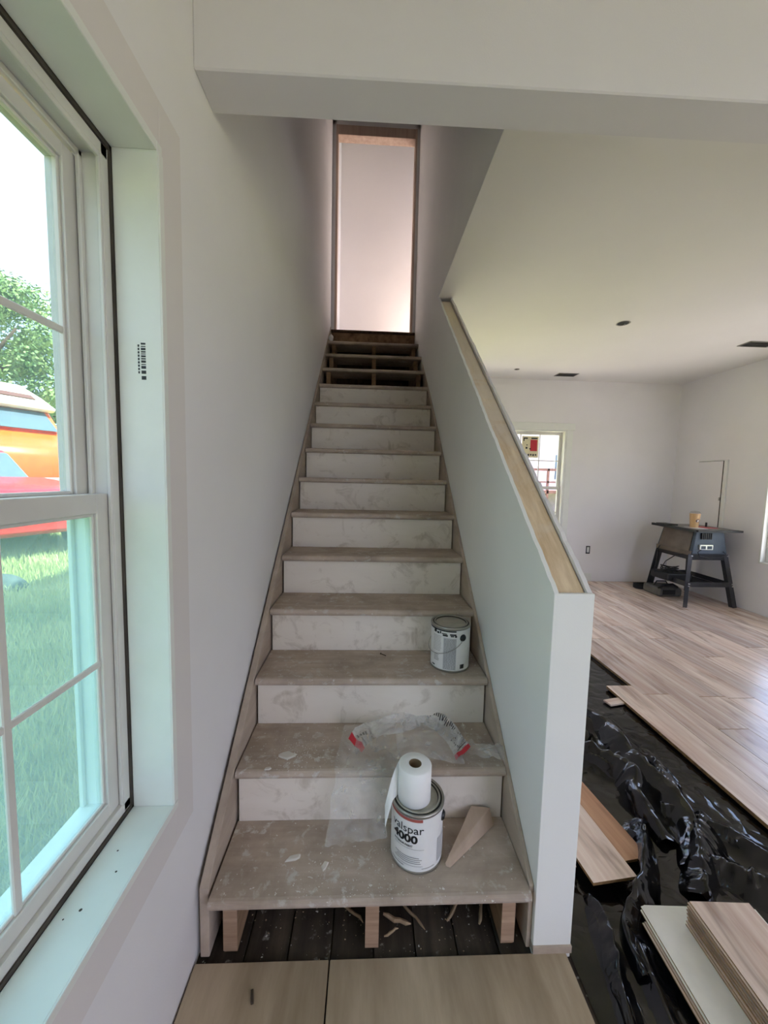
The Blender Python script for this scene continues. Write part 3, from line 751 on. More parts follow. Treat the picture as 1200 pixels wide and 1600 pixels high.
# clear plastic bag
def bag():
    t = thing('plastic_bag', 'crumpled clear plastic bag with red corners draped over the second tread', 'plastic bag', (.5, .3, 2*RISE))
    z2 = 2*RISE
    def L(p): return (p[0]-.5, p[1]-.3, p[2]-z2)
    N = lambda x, y, z: noise.noise(Vector((x, y, z)))
    # band along the mouth of the bag
    path = [(.372, .335), (.395, .395), (.44, .44), (.50, .462), (.57, .485), (.64, .515), (.70, .515), (.755, .47), (.785, .40), (.80, .33), (.806, .285)]
    def band(u, v):
        s = u*(len(path)-1); i = min(int(s), len(path)-2); f = s-i
        x = path[i][0]*(1-f)+path[i+1][0]*f; y = path[i][1]*(1-f)+path[i+1][1]*f
        d = Vector((path[i+1][0]-path[i][0], path[i+1][1]-path[i][1], 0)).normalized(); n = Vector((d.y, -d.x, 0))
        wv = (v-.0)*.052
        return L((x+n.x*wv, y+n.y*wv, z2+.040*(1-v)+.004+.006*N(x*30, v*3, 1)+.004*math.sin(v*9+u*20)))
    MB().grid(band, 60, 6).obj('mouth_band', M_band, t, smooth=True, fix=False)
    pr = MB(); random.seed(11)
    for k in range(34):
        u0 = .48+.46*k/34
        if .80 < u0 < .83: continue
        v0 = random.uniform(.02, .12); v1 = v0+random.uniform(.15, .32)
        if u0 > .8: v1 += .3
        q = [Vector(band(u0, v0)), Vector(band(u0+.006, v0)), Vector(band(u0+.010, v1)), Vector(band(u0+.004, v1))]
        pr.add([p+Vector((0, -.001, .0015)) for p in q], [(0, 1, 2, 3)])
    for k in range(5):
        u0 = .07+.018*k; q = [Vector(band(u0, .25+.05*k)), Vector(band(u0+.012, .25+.05*k)), Vector(band(u0+.012, .42+.05*k)), Vector(band(u0, .40+.05*k))]
        pr.add([p+Vector((0, -.001, .0015)) for p in q], [(0, 1, 2, 3)])
    pr.obj('printed_marks', M_ink, t, fix=False)
    for a, b in ((.0, .05), (.955, 1.0)):
        MB().grid(lambda u, v: Vector(band(a+(b-a)*u, v*1.0))+Vector((0, -.002, .003)), 4, 4).obj('red_corner', M_red, t, smooth=True, fix=False)
    # body: from the band over the nosing and down the riser
    def body(u, v):
        x = .352+.24*u-.045*v+.02*N(u*3, v*3, 5)+.03*N(v*4.3, 2.0*(u > .5), 8)*(abs(u-.5)*2)**2-.05*u*v
        if v < .45:
            f = v/.45; y = .43-.205*f+.03*(u-.5)*f; z = z2+.022*(1-f)+.012+.014*N(u*6, v*6, 2)+.012*abs(N(u*14, v*8, 7))
        else:
            f = (v-.45)/.55; y = .222-.028*math.sin(f*1.6)-.02*f; z = z2+.010-.20*f*(1-.15*u)
            y += .012*N(u*6, v*6, 2)-.010*abs(N(u*12, v*7, 3))
            if f > .92: y -= .02*(f-.92)/.08
        return L((x, y, max(z, RISE+.004)))
    MB().grid(body, 26, 40).obj('film_body', M_film, t, smooth=True, fix=False)
    def mid(u, v):
        x = .55+.23*u; y = .47-.20*v+.02*math.sin(u*5); z = z2+.010+.016*abs(N(u*5, v*5, 9))+.02*(1-v)*math.sin(u*math.pi)
        return L((x, y, z))
    MB().grid(mid, 22, 18).obj('film_fold', M_film, t, smooth=True, fix=False)
    def tail(u, v):
        x = .785+.142*u; y = .365-.05*u-.075*v*(1-.3*u)+.012*N(u*5, v*4, 1); z = z2+.012+.035*abs(N(u*5, v*5, 4))+.028*u*math.sin(v*3.1)
        return L((min(x, .932), y, z))
    MB().grid(tail, 18, 14).obj('film_tail', M_film, t, smooth=True, fix=False)
bag()

# rag at the top step
def rag():
    def fn(u, v):
        a = u*2*math.pi; r = .028*math.sin(v*math.pi)*(1+.25*noise.noise(Vector((math.cos(a)*2, math.sin(a)*2, v*3))))
        return (.022+r*math.cos(a)*.9, tread_y(14)+.05+r*math.sin(a), 14*RISE+.001+.075*v*(1+.1*math.sin(a*3)))
    tag(MB().grid(fn, 20, 10).obj('crumpled_rag', M_tissue, smooth=True), 'small crumpled white rag on the left end of the top tread', 'rag')
rag()

# chips, crumbs, splinters
def chip(name, x, y, z, sx, sy, sz, mat, label, cat, group=None, rot=0, seed=0):
    rs = random.Random(seed); n = 9; m = MB(); k = []
    ring = [(math.cos(2*math.pi*i/n)*sx*rs.uniform(.65, 1.1), math.sin(2*math.pi*i/n)*sy*rs.uniform(.65, 1.1)) for i in range(n)]
    c, s = math.cos(rot), math.sin(rot)
    vs = [(a*c-b*s, a*s+b*c, 0) for a, b in ring]+[((a*c-b*s)*.8, (a*s+b*c)*.8, sz*rs.uniform(.7, 1.1)) for a, b in ring]
    m.add(vs, [tuple(range(n))[::-1], tuple(range(n, 2*n))]+[(i, (i+1) % n, n+(i+1) % n, n+i) for i in range(n)])
    return tag(m.obj(name, mat, loc=(x, y, z)), label, cat, group)
chip('plaster_chip', .216, .125, RISE+.0005, .030, .010, .006, M_chip, 'long white plaster chip on the left of the bottom tread', 'plaster chip', rot=.35, seed=1)
chip('plaster_chip', .155, .315, 2*RISE+.0005, .034, .022, .004, M_chip, 'flat round plaster patch on the left of the second tread', 'plaster chip', rot=.1, seed=2)
chip('plaster_chip', .315, .10, RISE+.0005, .018, .011, .004, M_chip, 'small white plaster chip left of the front paint can', 'plaster chip', rot=1.2, seed=3)
chip('plaster_chip', .105, .250, 2*RISE+.0005, .014, .008, .004, M_chip, 'tiny plaster chip near the nosing at the left end of the second tread', 'plaster chip', rot=.5, seed=4)
crumbs = MB(); rs = random.Random(5)
def crumb(x, y, z, s):
    a = rs.uniform(0, 6.28); v = []
    for i in range(4): v.append((x+s*math.cos(a+i*1.57)*rs.uniform(.5, 1.2), y+s*math.sin(a+i*1.57)*rs.uniform(.5, 1.2), z))
    v.append((x, y, z+s*.7)); crumbs.add(v, [(0, 1, 4), (1, 2, 4), (2, 3, 4), (3, 0, 4)])
for k in range(230):
    crumb(rs.gauss(.43, .13), .01+.15*rs.random()**1.6, RISE+.0006, rs.uniform(.0008, .0028))
for k in range(200):
    x, y = rs.gauss(.20, .07), rs.gauss(.33, .06)
    if .24 < y < .46 and x > .01: crumb(x, y, 2*RISE+.0006, rs.uniform(.0008, .0032))
for n in range(2, 9):
    for k in range(55):
        crumb(rs.uniform(.02, .9), tread_y(n)+rs.uniform(.012, .07), n*RISE+.0006, rs.uniform(.0006, .002))
tag(crumbs.obj('plaster_crumbs', M_chip, fix=False), 'scattered white plaster crumbs all over the lower treads', 'debris', kind='stuff')
# splinters under the first tread
sp = [((.36, .16, -.005), (.44, .10, .004), .010, 'pale wooden splinter left of the middle stringer under the bottom tread'),
      ((.50, .12, .004), (.585, .09, -.002), .014, 'twisted pale wood offcut right of the middle stringer under the bottom tread'),
      ((.56, .16, -.003), (.63, .075, .004), .009, 'thin wood sliver lying behind the twisted offcut under the bottom tread'),
      ((.70, .10, -.002), (.765, .17, .006), .011, 'pale split wood stick under the right half of the bottom tread'),
      ((.50, .065, -.003), (.545, .085, .0), .008, 'short wood splinter in front of the middle stringer foot'),
      ((.80, .09, -.003), (.83, .16, .0), .012, 'dusty wood scrap beside the right stringer foot')]
for i, (a, b, w, lab) in enumerate(sp):
    m = MB(); A, Bv = Vector(a), Vector(b); pts = []
    for k in range(6):
        u = k/5; p = A.lerp(Bv, u); p += Vector((noise.noise(Vector((i*7, k*1.3, 0)))*.008, noise.noise(Vector((i*7, k*1.3, 5)))*.008, .002)); pts.append(p)
    tag(m.tube(pts, [w*.25, w*.45, w*.5, w*.42, w*.45, w*.12], 6).obj('wood_splinter', M_splint), lab, 'wood splinter', 'wood scraps under the bottom tread')
dust = MB()
crumbs = MB()
for k in range(150): crumb(rs.uniform(.08, .85), rs.uniform(.02, .35), -.0105, rs.uniform(.0008, .0032))
tag(crumbs.obj('floor_debris', M_splint, fix=False), 'fine pale debris on the dark boards under the bottom tread', 'debris', kind='stuff')
tag(MB().bar((.139, -.052, .004), (.147, -.080, .004), .007, .007).obj('wood_stick', M_stick, bevel=.001), 'small dark stick lying on the left plywood sheet', 'stick')
tag(MB().tube([(.498, .688, 3*RISE+.003), (.520, .668, 3*RISE+.003)], .0022, 6).tube([(.497, .689, 3*RISE+.003), (.4985, .6876, 3*RISE+.003)], .0045, 8).obj('nail', M_stick), 'dark nail lying on the third tread', 'nail')

# ================================================================== RIGHT ROOM
# black plastic sheet
ridges = [  # (x0,y0,x1,y1,height,width)
    (1.55, 1.25, 1.79, 1.05, .050, .07), (1.79, 1.05, 1.76, .81, .045, .06), (1.54, .84, 1.68, .65, .060, .06), (1.54, .40, 1.36, .14, .045, .04),
    (1.83, .41, 1.67, .25, .050, .05), (1.19, .12, 1.12, -.20, .030, .030), (1.27, .05, 1.22, -.20, .030, .03), (1.86, .39, 1.96, .28, .045, .06), (1.35, .95, 1.50, .80, .04, .05)]
flat_boxes = [((1.36, .43), .15, .30), ((1.62, -.30), .22, .50)]
def ph(x, y):
    z = 0
    for (x0, y0, x1, y1, h, w) in ridges:
        dx, dy = x1-x0, y1-y0; L2 = dx*dx+dy*dy; t = max(0, min(1, ((x-x0)*dx+(y-y0)*dy)/L2))
        px, py = x0+t*dx, y0+t*dy; d = math.hypot(x-px, y-py)
        d += .012*noise.noise(Vector((x*14, y*14, h*90)))
        z = max(z, h*max(0, 1-(max(d, 0)/(w*1.25)))**1.4*(.45+.55*math.sin(math.pi*(.15+.7*t))))
    cre = abs(noise.noise(Vector((x*7+noise.noise(Vector((x*3, y*3, 1)))*2, y*7, 0))))
    ampl = .006 if x < 1.9 and y < 1.2 else .0015
    z += ampl*(1-cre*2.2 if cre < .45 else 0)+.0025*noise.noise(Vector((x*2.5, y*9, 3)))
    e = min((x-1.055)/.05, 1); 
    k = 1
    # pressed flat below the loose planks
    if 1.16 < x < 1.50 and .19 < y < .75: k = .25
    if 1.33 < x and y < .12 and x > 1.33-.18*(y-.1): k = .25
    if x > 1.99: k *= max(0.06, 1-(x-1.99)/.08)
    if 1.93 < x < 2.16 and 1.2 < y < 1.42: k *= .1
    return max(-.019, -.019+max(0, z)*k*max(0, e)+.001)
nxg, nyg = 130, 250
def sheet(u, v):
    x = 1.054+1.20*u; y = -.95+3.4*v; return (x, y, ph(x, y))
bs = MB().grid(sheet, nxg, nyg).obj('plastic_sheet', M_black, smooth=True, fix=False)
tag(bs, 'crumpled glossy black plastic sheet spread between the knee wall and the laid planks', 'plastic sheet')

def fold(path, w, h, seed):
    # flattened hollow fold of the sheet, standing along a path
    P = [Vector((x, y, 0)) for x, y in path]; n = 40
    def at(t):
        f = t*(len(P)-1); i = min(int(f), len(P)-2); f -= i
        p0 = P[max(i-1, 0)]; p1 = P[i]; p2 = P[i+1]; p3 = P[min(i+2, len(P)-1)]
        return .5*((2*p1)+(p2-p0)*f+(2*p0-5*p1+4*p2-p3)*f*f+(3*p1-p0-3*p2+p3)*f**3)
    def fn(u, v):
        c = at(u); d = (at(min(1, u+.01))-at(max(0, u-.01))).normalized(); s_ = Vector((d.y, -d.x, 0))
        env = math.sin(math.pi*(.08+.84*u))**.6
        k = noise.noise(Vector((u*7, seed, 0)))*.35+noise.noise(Vector((u*17, seed, v*2)))*.18
        a = (v-.5)*2
        prof = max(0, 1-abs(a)**1.5); lean = .5*math.sin(seed*2.1+u*4)
        hh = h*env*(1+k)*prof
        off = a*w*(.65+.5*env)*(1+.25*k)+lean*hh
        crease = .004*abs(noise.noise(Vector((u*22, v*6, seed))))
        return c+s_*off+Vector((0, 0, -.017+hh+crease))
    return MB().grid(fn, n*2, 18).obj('sheet_fold', M_black, bs, smooth=True, fix=False)
for i_, (pth, w_, h_) in enumerate((
    ([(1.60, 1.30), (1.745, 1.20), (1.789, 1.047), (1.762, .814), (1.752, .684), (1.773, .552), (1.753, .409), (1.633, .242)], .055, .085),
    ([(1.42, .93), (1.541, .84), (1.635, .748), (1.677, .646), (1.647, .52), (1.63, .341)], .065, .09),
    ([(1.56, .45), (1.543, .398), (1.48, .269), (1.385, .141), (1.265, .051), (1.235, -.06)], .030, .07),
    ([(1.86, .45), (1.79, .35), (1.671, .252), (1.56, .15)], .05, .08),
    ([(1.68, .33), (1.74, .24), (1.80, .17), (1.92, .11)], .06, .06),
    ([(1.20, .17), (1.187, .097), (1.16, .005), (1.141, -.094), (1.11, -.25)], .022, .040),
    ([(1.70, .78), (1.80, .80), (1.88, .74), (1.85, .62), (1.78, .56)], .05, .06),
    ([(1.72, .52), (1.80, .47), (1.90, .37), (2.0, .27)], .05, .05),
    ([(1.27, 1.25), (1.42, 1.12), (1.56, 1.06), (1.66, .95)], .07, .07))):
    fold(pth, w_, h_, i_*3.7+1)

# loose planks and stack
def loose(name, x, y, rot, w, l, z, label, group, top=None, flip=False, parent=None):
    m = MB().box(-w/2, w/2, 0, l, 0, .011).box(w/2, w/2+.006, 0.0, l, .003, .007)
    mats = [M_lamback if flip else (top or M_lam), M_lamedge]
    o = m.obj(name, mats)
    for p in o.data.polygons:
        if abs(p.normal.z) < .5: p.material_index = 1
    o.location = (x, y, z); o.rotation_euler = (0, 0, rot)
    return tag(o, label, 'plank', group)
T8 = math.radians(8)
loose('loose_plank', 1.395, .262, T8, .18, .95, .006, 'warm brown laminate plank lying on the black plastic behind the front loose plank', 'loose planks on the plastic', top=M_lamwarm)
loose('loose_plank', 1.300, .186, T8*.8, .165, .95, .0185, 'front greyish laminate plank lying on the black plastic beside the knee wall', 'loose planks on the plastic')
loose('loose_plank', 1.12, .235, T8*1.2, .15, .8, .006, 'laminate plank offcut mostly hidden behind the knee wall post', 'loose planks on the plastic')
TS = math.radians(-3)
def stackplank(i, z, x, y, flip, label, group):
    m = MB().box(0, .182, -1.0, 0, 0, .0112); m.box(-.006, 0, -1.0, -.0, .003, .007)
    o = m.obj('stacked_plank', [M_lamback if flip else M_lam, M_lamedge])
    for p in o.data.polygons:
        if abs(p.normal.z) < .5: p.material_index = 1
    o.location = (x, y, z); o.rotation_euler = (0, 0, TS)
    tag(o, label, 'plank', group)
stackplank(0, .000, 1.322, .074, False, 'lowest plank of the stack at the lower right with its tongue edge showing', 'planks in the lower right stack')
stackplank(1, .0118, 1.334, .112, True, 'plank lying with its pale backing upward beside the stack at the lower right', 'planks in the lower right stack')
stackplank(2, .0118, 1.522, .10, True, 'pale backed plank under the brown stack at the lower right', 'planks in the lower right stack')
ords = ['bottom', 'second', 'third', 'fourth', 'fifth', 'sixth', 'top']
for i in range(7):
    stackplank(3+i, .0236+i*.0118, 1.443+random.uniform(-.0015, .0015), .052+random.uniform(-.002, .002), False, '%s brown plank of the pile of seven at the lower right' % ords[i], 'planks in the lower right stack')
for i, (x, y, r, lab) in enumerate(((2.055, 1.305, -1.35, 'small offcut spacer poking out under the edge of the laid planks'),)):
    m = B(-.03, .03, -.08, .08, 0, .010).obj('plank_offcut', [M_lam, M_lamedge]); m.location = (x, y, -.0105); m.rotation_euler = (0, 0, r); tag(m, lab, 'plank offcut')

# table saw on its stand
def table_saw():
    t = thing('table_saw', 'old grey table saw on a splayed steel stand in the far corner', 'table saw', (4.22, 3.45, .011), 0)
    ft = [(-.17, -.33), (.42, -.33), (-.10, .37), (.44, .37)]
    tp = [(-.09, -.25), (.33, -.25), (-.06, .27), (.34, .27)]
    zt = .60
    for (fx, fy), (tx, ty) in zip(ft, tp):
        m = MB(); sx = 1 if tx > .1 else -1; sy = 1 if ty > 0 else -1
        m.bar((fx, fy, 0), (tx, ty, zt), .050, .004, up=(0, 1, 0)); 
        m.bar((fx-sx*.024, fy-sy*.024, 0), (tx-sx*.024, ty-sy*.024, zt), .004, .05, up=(0, 1, 0))
        l = m.obj('stand_leg', M_sawleg, t)
        b = MB()
        for zz in (.245, .27, .585): 
            f = zz/zt; b.box(fx+(tx-fx)*f-.006, fx+(tx-fx)*f+.006, fy+(ty-fy)*f-.032*1 if sy < 0 else fy+(ty-fy)*f-.02, fy+(ty-fy)*f-.02 if sy < 0 else fy+(ty-fy)*f+.006, zz-.006, zz+.006)
        b.obj('bolt', M_boltm, l)
    f = .43
    P = [Vector((fx+(tx-fx)*f, fy+(ty-fy)*f, zt*f)) for (fx, fy), (tx, ty) in zip(ft, tp)]
    for a, b in ((0, 1), (2, 3), (0, 2), (1, 3)): MB().bar(P[a], P[b], .004, .055).obj('cross_brace', M_sawleg, t)
    for a, b in ((0, 1), (2, 3), (0, 2), (1, 3)): MB().bar(Vector(tp[a]+(zt-.03,)), Vector(tp[b]+(zt-.03,)), .006, .07).obj('top_rail', M_blackmetal, t)
    body = MB().hexa([(-.085, -.26, zt), (.34, -.26, zt), (.34, .28, zt), (-.085, .28, zt)], [(-.035, -.24, .868), (.30, -.24, .868), (.30, .25, .868), (-.035, .25, .868)])
    bo = body.obj('cabinet', [M_sawbody], t, bevel=.012, seg=2)
    B(-.092, -.062, -.25, .27, zt-.015, .60+.035).obj('cabinet_skirt', M_sawbrown, bo)
    side = MB().hexa([(-.088, -.22, zt+.03), (-.076, -.22, zt+.03), (-.076, .24, zt+.03), (-.088, .24, zt+.03)], [(-.046, -.21, .86), (-.034, -.21, .86), (-.034, .22, .86), (-.046, .22, .86)]); side.obj('side_panel', M_sawbrown, bo)
    v = MB()
    for k in range(6): v.box(.02+k*.022, .032+k*.022, -.262, -.244, .775, .845)
    v.obj('vent_slots', M_blackmetal, bo)
    B(-.005, .155, -.272, -.25, .655, .715).obj('switch_plate', M_boltm, bo, bevel=.004)
    B(.012, .062, -.276, -.27, .665, .700).obj('rocker_switch', M_sawbody, bo); B(.085, .138, -.276, -.27, .665, .700).obj('rocker_switch', M_sawbody, bo)
    MB().lathe([(.0, .5), (.0, .5)], n=3)
    top = B(-.085, .42, -.30, .33, .868, .890).obj('saw_table', M_sawtop, t, bevel=.003)
    MB().bar((-.10, -.31, .872), (-.10, .35, .885), .035, .028).obj('fence_rail', M_blackmetal, t); MB().bar((-.09, -.31, .876), (.44, -.31, .876), .03, .022).obj('fence_rail', M_blackmetal, t)
    B(-.10, .03, .10, .30, .890, .906).obj('rip_fence', M_blackmetal, t, bevel=.003)
    B(.12, .30, -.16, .05, .890, .893).obj('paper_scrap', M_red, top); B(.0, .12, -.22, -.02, .890, .8925).obj('paper_scrap', M_paper, top); B(.28, .29, -.02, .0, .893, .945).obj('blade_guard_post', M_blackmetal, top)
    # rail shelf between braces carrying tools
    B(-.12, .36, -.24, .30, .225, .236).obj('lower_shelf', M_blackmetal, t)
    c = []
    for k in range(30):
        u = k/29; c.append((-.10+.22*math.sin(u*5.5)*.55, -.282-.004*u, .60-.055*math.sin(u*math.pi)*(1 if u < 1 else 0)))
    MB().tube([(.0, -.285, .66), (-.04, -.29, .63), (-.02, -.292, .585), (.10, -.294, .565), (.24, -.292, .575), (.30, -.288, .61), (.26, -.284, .64)], .0045, 6).obj('power_cord', M_rub, t, smooth=True)
    MB().tube([(-.10, .20, .63), (-.17, .14, .60), (-.205, .10, .52), (-.19, .12, .42), (-.18, .16, .35), (-.22, .10, .30)], .005, 6).obj('power_cord', M_rub, t, smooth=True)
    MB().tube([(-.06, -.18, .60), (-.14, -.1, .56), (-.19, -.02, .47), (-.17, .05, .39), (-.12, .1, .33)], .005, 6).obj('power_cord', M_rub, t, smooth=True)
table_saw()
def cup():
    x, y, z = 4.285, 3.36, .9025
    t = thing('coffee_cup', 'tall iced coffee cup with round logo on the table saw', 'cup', (x, y, z))
    c = MB().lathe([(0, 0), (.040, 0), (.054, .165), (.0, .165)], n=28).obj('cup_body', M_coffee, t); shade_auto(c)
    l = MB().lathe([(.055, .164), (.056, .170), (.052, .173), (.042, .188), (.015, .194), (.0, .194)], n=28).obj('cup_lid', M_cuplid, t, smooth=True)
    m = MB(); n = 20; vs = []; 
    ctr = Vector((0, 0, .070)); q = Vector((-.35, -1, 0)).normalized(); q = Vector((-.0, -1, 0)); u = Vector((1, 0, 0)); 
    for i in range(n):
        a = 2*math.pi*i/n; px = .022*math.cos(a); pz = .082+.022*math.sin(a); r = .040+.014*pz/.165+.0008
        vs.append((px, -math.sqrt(r*r-px*px), pz))
    m.add(vs, [tuple(range(n))]); lg = m.obj('round_logo', M_logo, t)
    m = MB(); 
    for k in (-1, 1): m.bar((k*.006-.003, -.0475, .072), (k*.006+.003, -.0475, .092), .005, .002, up=(0, 1, 0))
    m.obj('logo_mark', M_paper, lg)
cup()
# tools stacked under the saw
def tools():
    a = thing('tool_case', 'dark tool case with bundled cords on the saw stand shelf', 'tool case', (4.20, 3.50, .2475))
    B(-.17, .14, -.12, .16, 0, .09).obj('case_body', M_blackmetal, a, bevel=.015, seg=2)
    for k in range(4):
        pts = [(-.03+.10*math.cos(i/14*6.28+k), .03+.07*math.sin(i/14*6.28+k), .085+.02*k+.015*math.sin(i/14*12+k)) for i in range(15)]
        MB().tube(pts, .006, 6).obj('cord_loop', M_rub, a, smooth=True)
    MB().tube([(-.12, .0, .07), (-.10, .0, .12), (-.02, .0, .13), (.02, .0, .08)], .012, 8).obj('carry_handle', M_grip, a, smooth=True)
    b = thing('tool_bag', 'grey fabric tool bag on the floor under the saw stand', 'tool bag', (4.20, 3.66, .011))
    B(-.14, .16, -.14, .16, 0, .11).obj('bag_body', M_grip, b, bevel=.03, seg=3); B(-.10, .06, -.150, -.138, .03, .09).obj('bag_pocket', M_blackmetal, b, bevel=.004)
    MB().tube([(-.10, .02, .10), (-.06, .02, .16), (.06, .02, .16), (.10, .02, .10)], .008, 6).obj('bag_strap', M_blackmetal, b, smooth=True)
    MB().tube([(-.13, -.10, .10), (-.10, -.13, .15), (.02, -.14, .16), (.10, -.12, .12)], .014, 8).obj('bag_handle', M_rub, b, smooth=True)
    c = thing('hose_coil', 'dark coiled hose on the floor left of the saw stand', 'hose', (4.12, 3.92, .011))
    for k in range(3):
        MB().tube([(.09*math.cos(i/18*6.28), .07*math.sin(i/18*6.28), .012+k*.02+.004*math.sin(i)) for i in range(19)], .011, 8).obj('hose_loop', M_rub, c, smooth=True)
tools()
# breaker panel on the right wall
pn = thing('breaker_panel', 'white rectangular panel cover on the right wall behind the saw', 'panel', (XR, 3.64, 1.25))
B(-.022, 0, -.20, .20, -.46, .46).obj('panel_frame', M_trim, pn, bevel=.002)
B(-.027, -.0225, -.150, .188, -.448, .448).obj('panel_door', M_wall, pn, bevel=.001)
B(-.0275, -.0222, -.158, -.151, -.45, .45).obj('panel_groove', M_gap, pn); B(-.0265, -.0222, -.158, .19, .449, .453).obj('panel_groove', M_gap, pn)
B(-.033, -.026, -.150, -.135, -.03, .01).obj('panel_latch', M_tin, pn)
# outlet box on far wall
ob = thing('outlet_box', 'uncovered electrical outlet box on the far wall', 'outlet', (3.55, YF, .46))
m = MB()
for (x0, x1, z0, z1) in ((-.028, .028, .045, .055), (-.028, .028, -.055, -.045), (-.028, -.020, -.045, .045), (.020, .028, -.045, .045)): m.box(x0, x1, -.006, 0, z0, z1)
m.obj('box_rim', M_blackmetal, ob); B(-.014, .014, -.007, 0, -.035, .035).obj('receptacle', M_trim, ob, bevel=.003)
B(-.02, .02, -.003, -.001, -.045, .045).obj('box_recess', M_inkgrey, ob)
# ceiling openings
def vent(x, y, sx, sy, rot, label):
    t = thing('ceiling_vent', label, 'vent', (x, y, ZC), rot, 'ceiling vents')
    m = MB()
    for (a, b, c, d) in ((-sx/2, sx/2, -sy/2, -sy/2+.008), (-sx/2, sx/2, sy/2-.008, sy/2), (-sx/2, -sx/2+.008, -sy/2, sy/2), (sx/2-.008, sx/2, -sy/2, sy/2)): m.box(a, b, c, d, -.006, 0)
    m.obj('vent_frame', M_tin, t); B(-sx/2, sx/2, -sy/2, sy/2, -.002, -.0005).obj('duct_shade_plate', M_blackmetal, t)  # flat dark plate painted for the shade inside the duct hole
    for k in range(2): B(-sx/2+.01, sx/2-.01, -sy/2+sy*(k+1)/3-.002, -sy/2+sy*(k+1)/3+.002, -.005, -.002).obj('slat', M_darkrim, t)
vent(2.95, 3.98, .26, .14, 0, 'dark rectangular ceiling vent near the far wall')
vent(4.20, 2.72, .30, .14, 0, 'dark rectangular ceiling vent at the right edge above the saw')
def hole(x, y, r, label):
    t = thing('ceiling_light_hole', label, 'light hole', (x, y, ZC), 0, 'ceiling light holes')
    h = MB().lathe([(r, 0), (r+.004, -.003), (r-.002, -.004), (r-.006, -.001)], n=28).obj('hole_rim', M_tin, t, smooth=True)
    MB().lathe([(r-.004, -.0015), (0, -.0015)], n=28).obj('hole_shade_disc', M_blackmetal, t)  # dark disc in place of a cut hole, coloured as its shade
    MB().tube([(r*.2, 0, -.003), (r*.5, .2*r, -.006), (r*.3, .5*r, -.004)], .004, 6).obj('wire_end', M_tin, t)
hole(2.61, 2.377, .052, 'larger round light hole in the middle of the ceiling')
hole(2.24, 3.82, .030, 'smaller round hole in the ceiling near the far wall')

# ================================================================== OUTSIDE
def gz(x, y):
    d = max(0, -.25-x); z = -.55+.16*min(d, 7.5)
    if y > 4.4: z = max(z, -.55+.05*min(y-4.4, 14))
    return z
def gfn(u, v):
    x = -60+120*u; y = -40+110*v
    return (x, y, gz(x, y)-(.4 if -.3 < x < 4.9 and -3.8 < y < 4.5 else 0))
gm = MB()
xs = [-60, -30, -16, -12, -9, -8, -7, -6, -5, -4, -3, -2, -1, -.26, 1, 2.5, 4.0, 5.2, 8, 14, 30, 60]; ys = [-40, -15, -6, -3, -1, 0, 1, 2, 3, 4.45, 5, 7, 9, 12, 16, 20, 30, 70]
gm.grid(lambda u, v: (xs[round(u*(len(xs)-1))], ys[round(v*(len(ys)-1))], gz(xs[round(u*(len(xs)-1))], ys[round(v*(len(ys)-1))])-(.3 if -.2 < xs[round(u*(len(xs)-1))] < 4.9 and -3 < ys[round(v*(len(ys)-1))] < 4.4 else 0)), len(xs)-1, len(ys)-1)
struct(gm.obj('ground', M_soil, smooth=False), 'green lawn ground around the house')
struct(B(-.3, 9, -14, -3.72, -.7, -.42).obj('ground_bounce_back', M_asph), 'grey asphalt paving added out of view behind the house')  # unseen paving added to replace green lawn bounce, kept dark to dim it
struct(B(4.9, 9, -3.72, 4.4, -.7, -.46).obj('ground_bounce_side', M_conc), 'pale concrete paving added along the right side of the house to bounce light')  # unseen paving added so sunlight bounces indoors through the right side
struct(B(.5, 7, 4.42, 8.2, -.7, -.48).obj('ground_bounce_far', M_bounce), 'pale concrete slab added outside the far wall to bounce light')  # unseen sunlit slab added to bounce light up to the ceiling
g = MB(); rs = random.Random(21)
for k in range(64000):
    u = rs.random(); d = .2+9.5*u**1.5; x = -.25-d
    yc = -.988+(.424-x)*1.02; y = yc+rs.uniform(-.40, .80)*(.8+d*.33)
    z = gz(x, y); h = rs.uniform(.05, .13)*(1+.06*d); a = rs.uniform(0, 6.28); w = .004+.0013*d; lx, ly = rs.uniform(-.5, .5)*h, rs.uniform(-.5, .5)*h
    g.v += [(x-w*math.cos(a), y-w*math.sin(a), z), (x+w*math.cos(a), y+w*math.sin(a), z), (x+lx, y+ly, z+h)]; n = len(g.v); g.f.append((n-3, n-2, n-1)); g.m.append(0)
tag(g.obj('lawn_grass', M_grass, fix=False), 'bright green lawn grass outside the left window', 'grass', kind='stuff')

